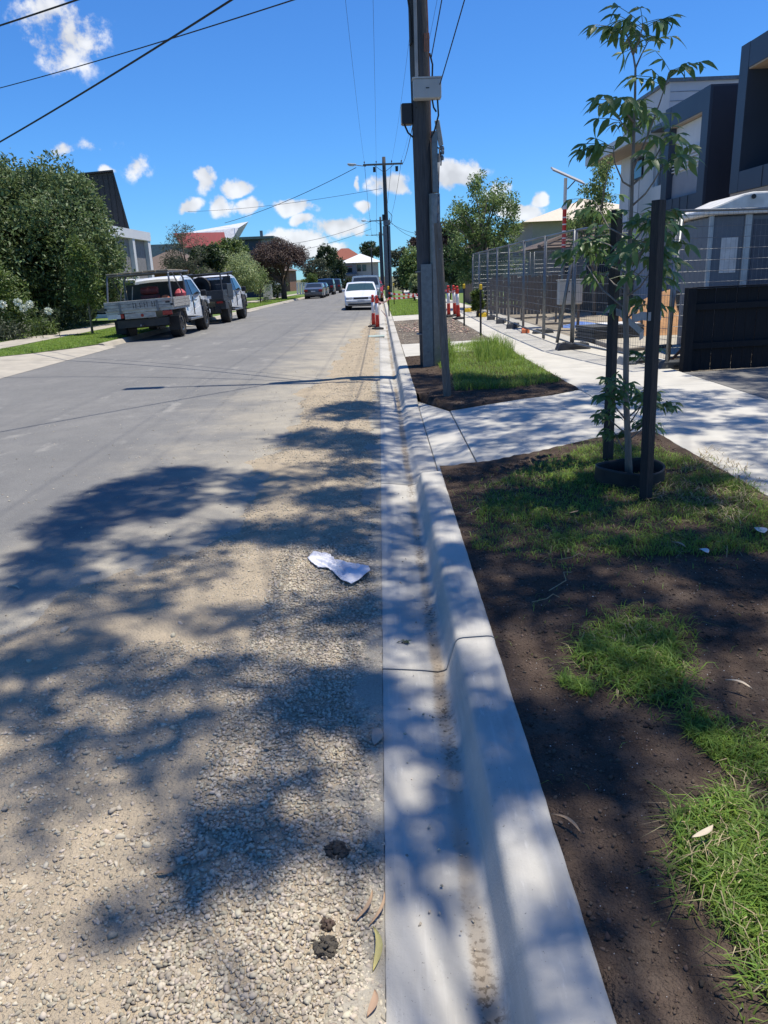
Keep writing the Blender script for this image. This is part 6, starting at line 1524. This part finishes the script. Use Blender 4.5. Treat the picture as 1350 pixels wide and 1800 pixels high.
def tray_black(c):
    w, y0, y1, z0 = .95, -2.55, -.70, .95; bk = mat('black_tray', (.03,.032,.038), (.045,.047,.052), rough=.45)
    c.blk(-w,w,y0,y1,z0-.12,z0,'tray_floor',bk,.01); c.blk(-w,w,y0-.04,y0,z0-.05,z0+.28,'tailgate',bk,.01)
    for sd in (-1,1):
        c.blk(sd*(w-.03),sd*w,y0,y1,z0+.002,z0+.28,'side_board',bk,.008)
        c.blk(sd*.5,sd*.97,-1.75,-.74,z0+.005,z0+.50,'side_tool_box',bk,.02); c.blk(sd*.55,sd*.97,-2.4,-1.9,.52,z0-.13,'under_tray_box',bk,.02)
        mb = MB(); mb.tube([(sd*.90,y1-.03,z0),(sd*.84,y1-.03,1.86)], .03, 8); mb.tube([(sd*.92,y0+.05,z0),(sd*.86,y0+.3,1.80)], .03, 8); mb.tube([(sd*.86,y0+.28,1.80),(sd*.84,y1+.9,1.90)], .03, 8); mb.build('rack_bar', bk, c.root)
        for k in range(6): c.blk(sd*(w+.002),sd*(w+.008),y0+.2+.12*k,y0+.26+.12*k,z0+.08,z0+.11,'vent_slot',M['chrome'])
        c.blk(sd*.66,sd*.95,-2.08,-2.06,.25,.62,'mudflap',M['rubber'])
    for y in (y0+.3, -1.5, y1, .1): mb = MB(); mb.tube([(-.86,y,1.83),(.86,y,1.83)], .028, 8); mb.build('rack_bar', bk, c.root)
    c.blk(-.93,.93,y1-.05,y1-.02,z0,1.74,'mesh_headboard',bk)
    c.blk(-.62,.62,y1-.075,y1-.055,1.62,1.70,'pale_light_bar',M['reflect'])
    c.blk(.1,.48,y0-.06,y0-.045,z0-.02,z0+.09,'number_plate',plate); c.blk(-.75,.75,y0+.1,y0+.3,.40,.62,'rear_beam',M['black'])
    for x in (-.9,.66): c.blk(x,x+.24,y0-.05,y0,z0-.2,z0-.125,'tail_light',lamp_red)
    mb = MB(); mb.lathe([(.36,-.1),(.38,-.06),(.38,.06),(.36,.1),(.2,.1),(.2,-.1)], 18, (-.25,-.95,1.4), 'y'); mb.build('spare_wheel', M['rubber'], c.root)
u1 = ute('white ute with open dirty tray full of tools on the left', tray_open); u1.root.location = (-6.95, 25.85, .02); u1.root.rotation_euler = (0, -.045, -.01)
u2 = ute('white ute with black tray and rack parked ahead of the first', tray_black); u2.root.location = (-6.9, 33.5, .0); u2.root.rotation_euler = (0, -.035, -.02); u2.root.scale = (1,1,1.03)

# ------------------------------------------------------------------ staked sapling
SX, SY = 1.70, 5.16
ash = empty('staked_sapling', (SX, SY, .15), 0, 'young ash tree tied between two black stakes on the verge', 'tree')
def ap_(px, py, dy=0.0):
    p = at(px, py, SY+dy); return Vector((p[0]-SX, p[1]-SY, p[2]-.15))
stem_px = [(1106,862),(1104,780),(1100,690),(1101,600),(1099,545),(1106,450),(1110,360),(1113,270),(1116,190),(1117,120),(1113,96)]
stem = [ap_(*p) for p in stem_px]; stem[0].z = -.05
mb = MB(); mb.tube(stem, [.030,.022,.020,.019,.018,.015,.012,.0095,.008,.0065,.005], 9); mb.build('trunk', M['bark_grey'], ash, smooth=True)
# each branch: start index on the picture, way points, depth offset of tip
BR = [([(1113,96),(1106,75),(1100,55)],.05), ([(1113,96),(1124,70),(1130,45)],-.05), ([(1117,120),(1128,95),(1140,72)],.2),
      ([(1112,300),(1140,235),(1160,180),(1178,125)],-.15), ([(1112,235),(1128,215),(1140,200)],.25), ([(1112,330),(1095,320),(1080,285),(1078,258)],-.1),
      ([(1112,325),(1140,300),(1160,262),(1172,245)],.2), ([(1111,362),(1135,340),(1150,318),(1165,290)],-.2), ([(1114,240),(1100,225),(1085,205)],.15),
      ([(1114,215),(1098,195),(1088,180)],-.2), ([(1108,420),(1070,400),(1045,352)],.75), ([(1106,450),(1070,430),(1035,418)],.85),
      ([(1105,460),(1130,440),(1150,410)],.2), ([(1105,470),(1140,430),(1172,392)],-.2), ([(1103,480),(1075,470),(1060,440)],.9), ([(1103,500),(1125,480),(1150,455)],.1),
      ([(1101,545),(1060,510),(1028,462),(1018,440)],.8), ([(1102,560),(1120,545),(1135,530)],.1), ([(1100,640),(1118,640),(1136,618)],.05),
      ([(1102,740),(1085,720),(1070,695)],-.1), ([(1103,750),(1120,725),(1135,700)],.1), ([(1103,760),(1135,740),(1160,712)],-.15), ([(1103,765),(1080,745),(1065,730)],.1), ([(1103,775),(1122,760),(1140,745)],.15), ([(1104,470),(1085,450),(1072,415)],.9), ([(1104,490),(1120,470),(1128,440)],-.3), ([(1102,510),(1080,500),(1062,480)],.85), ([(1102,520),(1125,505),(1142,480)],-.25), ([(1108,430),(1130,405),(1142,380)],.25), ([(1102,700),(1088,690),(1076,668)],.3), ([(1103,720),(1092,705),(1090,680)],-.1), ([(1103,735),(1125,715),(1148,690)],.35), ([(1104,800),(1090,780),(1080,760)],.1), ([(1104,440),(1128,425),(1160,425)],.3)]
tips = []
for pts, dy in BR:
    P = [ap_(x, y, dy*i/(len(pts)-1)) for i, (x, y) in enumerate(pts)]
    MB().tube(P, [.0065-.004*i/(len(P)-1) for i in range(len(P))], 6).build('branch', M['bark_grey'], ash, smooth=True)
    tips.append((P, pts[-1][1]))
# leaflets: curved, pointed, seven to a compound leaf
def leaflet(L_, W_, curl):
    V = []; F = []; st_ = [(0,0),(.12,.5),(.35,.98),(.6,.85),(.82,.42),(1,0)]
    for (t, w_) in st_:
        z = -curl*t*t*L_; V += [(-w_*W_/2, t*L_, z+.12*w_*W_), (0, t*L_, z), (w_*W_/2, t*L_, z+.12*w_*W_)]
    for i in range(5):
        for k in (0, 1): F.append((i*3+k, i*3+k+1, i*3+k+4, i*3+k+3))
    me = bpy.data.meshes.new('leaf'); me.from_pydata(V, [], F); me.materials.append(M['leaf_ash']); me.polygons.foreach_set('use_smooth', [True]*len(F)); return me
LM = [leaflet(.115,.046,.25), leaflet(.138,.052,.38), leaflet(.095,.042,.18), leaflet(.128,.046,.5)]
pr = random.Random(17); count = 0; rach = MB(); extra = MB()
def leaf_at(p, d, up, s):
    global count
    d = d.normalized(); x = d.cross(up)
    if x.length < 1e-3: x = Vector((1,0,0))
    x.normalize(); z = x.cross(d)
    m = Matrix.Translation(p) @ Matrix((x, d, z)).transposed().to_4x4() @ Matrix.Diagonal((s,s,s,1)); me = LM[pr.randrange(4)]; count += 1
    if count <= 298:
        o = link('leaf', me, ash); o.matrix_local = m
    else:
        extra.add([m @ v.co for v in me.vertices], [tuple(q.vertices) for q in me.polygons])
order = sorted(tips, key=lambda q: q[1])
for (P, ty) in order:
    tip = P[-1]; low = ty > 600
    ncomp = 10 if low else 7
    for c_ in range(ncomp):
        base = tip if c_ < 2 else P[-2].lerp(tip, pr.uniform(.3,1.0))
        a = pr.uniform(0, 6.28); dirv = ((tip-P[-2]).normalized()*.45 + Vector((math.cos(a), math.sin(a)*.7, pr.uniform(-.15,.45)))).normalized()
        ln = pr.uniform(.15,.26)*(.5 if low else 1); nl = 2
        prev = base; sd = dirv.cross(Vector((0,0,1))).normalized()
        for k in range(nl):
            t_ = (k+1)/nl; q = base + dirv*ln*t_*.8 + Vector((0,0,-.14*ln*t_*t_))
            rach.tube([prev, q], .0018, 4, cap=False); prev = q
            for sgn in (-1, 1):
                dd = sd*sgn*.75 + dirv*.5 + Vector((pr.uniform(-.2,.2),pr.uniform(-.2,.2),-pr.uniform(.2,1.0)))
                leaf_at(q, dd, Vector((pr.uniform(-.6,.6),pr.uniform(-.9,-.1),.9)), pr.uniform(.6,1.1)*(.58 if low else .92))
        leaf_at(prev, dirv+Vector((0,0,-.55)), Vector((0,-.5,1)), pr.uniform(.7,1.1)*(.6 if low else .92))
o = rach.build('leaf_stalks', M['leaf_ash'], ash); o['kind'] = 'stuff'
if extra.v:
    o = extra.build('lower_leaves', M['leaf_ash'], ash, smooth=True); o['kind'] = 'stuff'
# stakes, ring, ties
for (x, y, ztop, lx, lab) in [(1.66,4.74,1.95,-.05,'right black hardwood stake nearest the camera'), (1.73,5.84,1.98,-.03,'left black hardwood stake behind the sapling')]:
    t = empty('tree_stake', (x, y, .1), .5, lab, 'stake', 'stakes of the sapling'); mb = MB(); hh = ztop-.1; r_ = .029
    mb.add([(-r_,-r_,-.1),(r_,-r_,-.1),(r_,r_,-.1),(-r_,r_,-.1),(-r_+lx,-r_,hh),(r_+lx,-r_,hh),(r_+lx,r_,hh),(-r_+lx,r_,hh)], [(0,3,2,1),(4,5,6,7),(0,1,5,4),(1,2,6,5),(2,3,7,6),(3,0,4,7)])
    mb.build('stake', mat('black_stake', (.016,.016,.018), (.03,.028,.027), rough=.75, scale=8, stretch=(8,8,1), bump=.3, bscale=20), t, bevel=.003)
ring = empty('tree_ring', (1.70,5.22,.15), 0, 'black plastic watering ring round the sapling foot', 'tree ring')
mb = MB(); n = 40; V = []; prof = [(.235,-.03),(.225,.10),(.228,.115),(.218,.115),(.215,.10),(.222,-.03)]
for (r_, z) in prof:
    for k in range(n): a = 2*math.pi*k/n; V.append((r_*math.cos(a)*(1.03), r_*math.sin(a)*.98, z+.012*math.sin(2*a+.5)))
F = [(i*n+k, i*n+(k+1) % n, (i+1)*n+(k+1) % n, (i+1)*n+k) for i in range(5) for k in range(n)]; mb.add(V, F); mb.build('band', mat('ring_plastic', (.012,.012,.014), (.028,.027,.026), rough=.6, scale=9), ring, smooth=True)
q = rng.uniform(-.2,.2,(900,2)); q = q[(q**2).sum(1) < .036]
o = link('ring_mulch', stone_mesh('ring_mulch', np.stack([q[:,0], q[:,1], np.full(len(q),.0)+rng.uniform(0,.02,len(q))],1), rng.uniform(.004,.014,len(q)), rng), ring, M['clod']); o['kind'] = 'stuff'
tie = mat('hessian_tie', (.40,.39,.37), (.32,.31,.30), rough=.9, scale=30, bump=.2)
def strap(lab, pts, w, wrap):
    t = empty('tree_tie', pts[0], 0, lab, 'tie', 'ties of the sapling'); b0 = Vector(pts[0]); mb = MB(); P = [Vector(p)-b0 for p in pts]; th = Vector((0,.004,0))
    V = []
    for i, p in enumerate(P): V += [p+Vector((0,0,w/2)), p-Vector((0,0,w/2)), p+Vector((0,0,w/2))+th, p-Vector((0,0,w/2))+th]
    F = []
    for i in range(len(P)-1):
        a, b = i*4, i*4+4; F += [(a,a+1,b+1,b), (a+2,b+2,b+3,a+3), (a,b,b+2,a+2), (a+1,a+3,b+3,b+1)]
    mb.add(V, F); mb.build('strap', tie, t, smooth=False)
zz = at(1130,555,5.0)[2]
sR = (1.66-.05*.5, 4.74)
strap('grey webbing tie from the sapling to the right stake', [(1.66,5.19,zz-.02),(1.635,5.14,zz-.02),(1.62,5.0,zz-.012),(1.60,4.85,zz+.008),(1.597,4.705,zz+.012),(1.64,4.702,zz+.014),(1.672,4.712,zz+.014),(1.674,4.78,zz+.012)], .05, 1)
zl = at(1080,555,5.8)[2]
strap('grey webbing tie from the sapling to the left stake', [(1.69,5.14,zl-.10),(1.735,5.2,zl-.09),(1.75,5.4,zl-.06),(1.752,5.8,zl+.02),(1.745,5.805,zl+.02),(1.68,5.803,zl+.045),(1.674,5.86,zl+.05)], .05, 1)

# ------------------------------------------------------------------ litter
def gum_leaf(lab, px, py, z, ang, L_, W_, m=None, tilt=.1, curve=.15, grp='fallen leaves'):
    x, y = gd(px, py, z); V = []; F = []
    for i in range(9):
        t = i/8; w_ = W_*math.sin(math.pi*min(1,t*1.02))**.8*(1-.35*t); off = curve*L_*math.sin(math.pi*t*.9)
        V += [(off-w_/2, t*L_, .004+.007*math.sin(3*t)), (off, t*L_, .0+.007*math.sin(3*t)), (off+w_/2, t*L_, .005+.007*math.sin(3*t))]
    for i in range(8):
        for k in (0,1): F.append((i*3+k,i*3+k+1,i*3+k+4,i*3+k+3))
    mb = MB(); mb.add(V, F); o = mb.build('fallen_leaf', m or M['gumleaf'], None, smooth=True); o.location = (x, y, (float(gravel_h(np.array([x]), np.array([y]))[0][0])+.007 if -3 < x < -.06 else z+.006)); o.rotation_euler = (tilt*.3, 0, ang); tag(o, lab, 'leaf', grp)
pale = mat('pale_dry_leaf', (.60,.52,.40), (.48,.40,.30), rough=.8, scale=20); yel = mat('yellowing_leaf', (.52,.46,.18), (.42,.36,.14), rough=.7, scale=20); tanm = mat('tan_leaf', (.46,.32,.20), (.36,.25,.16), rough=.8, scale=20)
gum_leaf('brown gum leaf on the topsoil right of the kerb', 1022, 1470, .14, .75, .10, .012, tanm)
gum_leaf('pale curled leaf in the grass at the right', 1215, 1478, .17, -1.0, .085, .022, pale)
gum_leaf('long yellow gum leaf against the gutter edge', 655, 1705, .01, .05, .13, .022, yel, .15)
gum_leaf('slim tan gum leaf beside the gutter above the yellow one', 625, 1620, .01, -.35, .11, .014, tanm, .15)
gum_leaf('brown bark strip leaning on the gutter edge', 648, 1625, .015, -.3, .12, .012, tanm, .2)
gum_leaf('crumpled tan leaf over the gutter lip', 658, 1305, .02, .1, .11, .05, mat('crumpled_tan', (.50,.38,.29), rough=.85), .1)
gum_leaf('tan leaf on the gravel in the lower left', 272, 1533, .04, -1.2, .09, .02, tanm)
gum_leaf('pale leaf on the shaded road beside the tree shadow', 34, 1034, .05, 1.2, .09, .016, pale)
gum_leaf('small pale stick on the gravel near the gutter', 460, 1320, .02, -1.4, .07, .012, pale)
gum_leaf('leaf litter scrap on the gravel beside the light patch', 505, 1190, .02, -.6, .07, .015, pale)
gum_leaf('fallen leaf at the right edge of the bare soil', 1322, 1215, .17, .9, .09, .014, pale)
gum_leaf('dry leaf below the sapling ring', 1205, 965, .17, .6, .09, .02, tanm)
gum_leaf('dry leaf in the grass left of the sapling', 1000, 905, .16, -1.1, .08, .02, tanm)
gum_leaf('white scrap in the grass near the right edge', 1245, 975, .17, .5, .06, .05, mat('white_scrap', (.66,.64,.6), rough=.8))
gum_leaf('white scrap at the right edge of the turf', 1343, 940, .17, .2, .09, .08, mat('white_scrap', (.66,.64,.6)))
gum_leaf('orange tipped leaf at the foot of the gutter', 645, 1785, .01, -.2, .07, .022, mat('rust_leaf', (.40,.27,.18), rough=.8))
for i, (px, py, L_, a) in enumerate([(965,1040,.22,-.35),(935,1060,.12,-1.2),(985,985,.12,-1.3),(820,905,.10,-.9),(1180,900,.2,-.7),(1230,860,.18,.8)]):
    x, y = gd(px, py, .15); mb = MB(); mb.tube([(0,0,0),(L_*.3,L_*.45,.02),(L_*.2,L_*.8,.03),(L_*.35,L_,.015)], .0022, 5); o = mb.build('straw_stalk', M['dead_grass']); o.location = (x,y,.155); o.rotation_euler = (0,0,a)
    tag(o, ['long bent straw on the bare soil beside the kerb', 'short straw lower on the bare soil', 'straw lying at the turf edge', 'straw near the kerb end', 'straw stalk below the stakes', 'straw stalk right of the tree ring'][i], 'straw', 'straw stalks')
# asphalt clods
cl_m = mat('bitumen_clod', (.055,.048,.04), (.10,.085,.065), rough=.95, scale=30, bump=.8, bscale=60)
for (px, py, s_, lab, mm) in [(592,1500,.036,'dark bitumen lump nearest the gutter shade',cl_m), (572,1672,.034,'dark bitumen lump low in the foreground gravel',cl_m), (575,1630,.022,'small brown clod above the lowest bitumen lump',M['clod'])]:
    x, y = gd(px, py, .0); pts = rng.normal(0, 1, (60,3)); pts = pts/np.maximum(1, np.linalg.norm(pts,axis=1,keepdims=True))*s_*.8; pts[:,2] = np.abs(pts[:,2])*.55
    o = link('bitumen_clod', stone_mesh('bitumen_clod', pts, rng.uniform(.12,.34,60)*s_, rng, .8, .32), None, mm); o.location = (x, y, float(gravel_h(np.array([x]), np.array([y]))[0][0])); tag(o, lab, 'clod', 'clods on the gravel')
# crumpled rag
def rag():
    out = [gd(*p) for p in [(541,990),(552,979),(578,982),(585,993),(605,996),(630,1004),(648,1004),(652,1012),(636,1026),(618,1037),(600,1030),(588,1016),(575,1008),(560,1008),(548,998)]]
    c = np.mean(out, 0); V = [(0,0,.022)]; F = []
    n = len(out); pr = random.Random(2); rings = 16
    mid = [np.array(p) for p in out]
    for r_ in range(1, rings+1):
        f = r_/rings
        for k in range(n*4):
            a = mid[k//4]; b = mid[(k//4+1) % n]; p = a+(b-a)*(k % 4)/4
            q = c + (p-c)*f; x, y = q[0]-c[0], q[1]-c[1]
            z = .012 + .020*abs(math.sin(x*44+y*30+.8*math.sin(y*60))) *(.4+.6*abs(math.sin(y*75-x*28))) + .007*math.sin(x*170+y*120+2)
            z = max(.003, z*(1.25-.85*f)) + .006
            V.append((x, y, z))
    m_ = n*4
    for k in range(m_): F.append((0, 1+k, 1+(k+1) % m_))
    for r_ in range(rings-1):
        for k in range(m_): a = 1+r_*m_; F.append((a+k, a+m_+k, a+m_+(k+1) % m_, a+(k+1) % m_))
    mb = MB(); mb.add(V, F); o = mb.build('crumpled_rag', mat('white_cloth', (.72,.72,.76), (.64,.63,.66), rough=.9, scale=14), None, smooth=True)
    o.location = (c[0], c[1], road_z(c[0])+.012); md = o.modifiers.new('thick', 'SOLIDIFY'); md.thickness = .003
    tag(o, 'crumpled white cloth rag lying on the gravel by the gutter', 'rag')
rag()
# green weed sprig and pebbles in the channel
x, y = gd(712,1128,0); k = 14
o = link('weed_sprig', leaf_mesh('weed_sprig', rng.normal(0,.006,(k,3))*np.array([1,1,.2])+np.array([0,0,.006]), rng.normal(size=(k,3))*np.array([1,1,.3]), np.tile([0,0,1.0],(k,1)), np.full(k,.028), np.full(k,.009)), None, M['leaf_dark']); o.location = (x,y,-.004); tag(o, 'small green sprig lying in the channel', 'weed')
q = []
for _ in range(110):
    yv = rng.uniform(1.3, 6); q.append((.19+rng.normal()*.015, yv, -.020))
for _ in range(60): q.append((rng.uniform(-.04,.15), rng.uniform(1.3,6), -.004))
q = np.array(q); o = link('channel_grit', stone_mesh('channel_grit', q, rng.uniform(.0015,.0065,len(q)), rng), None, M['gravel']); tag(o, 'grit washed into the channel invert', 'gravel', kind='stuff')
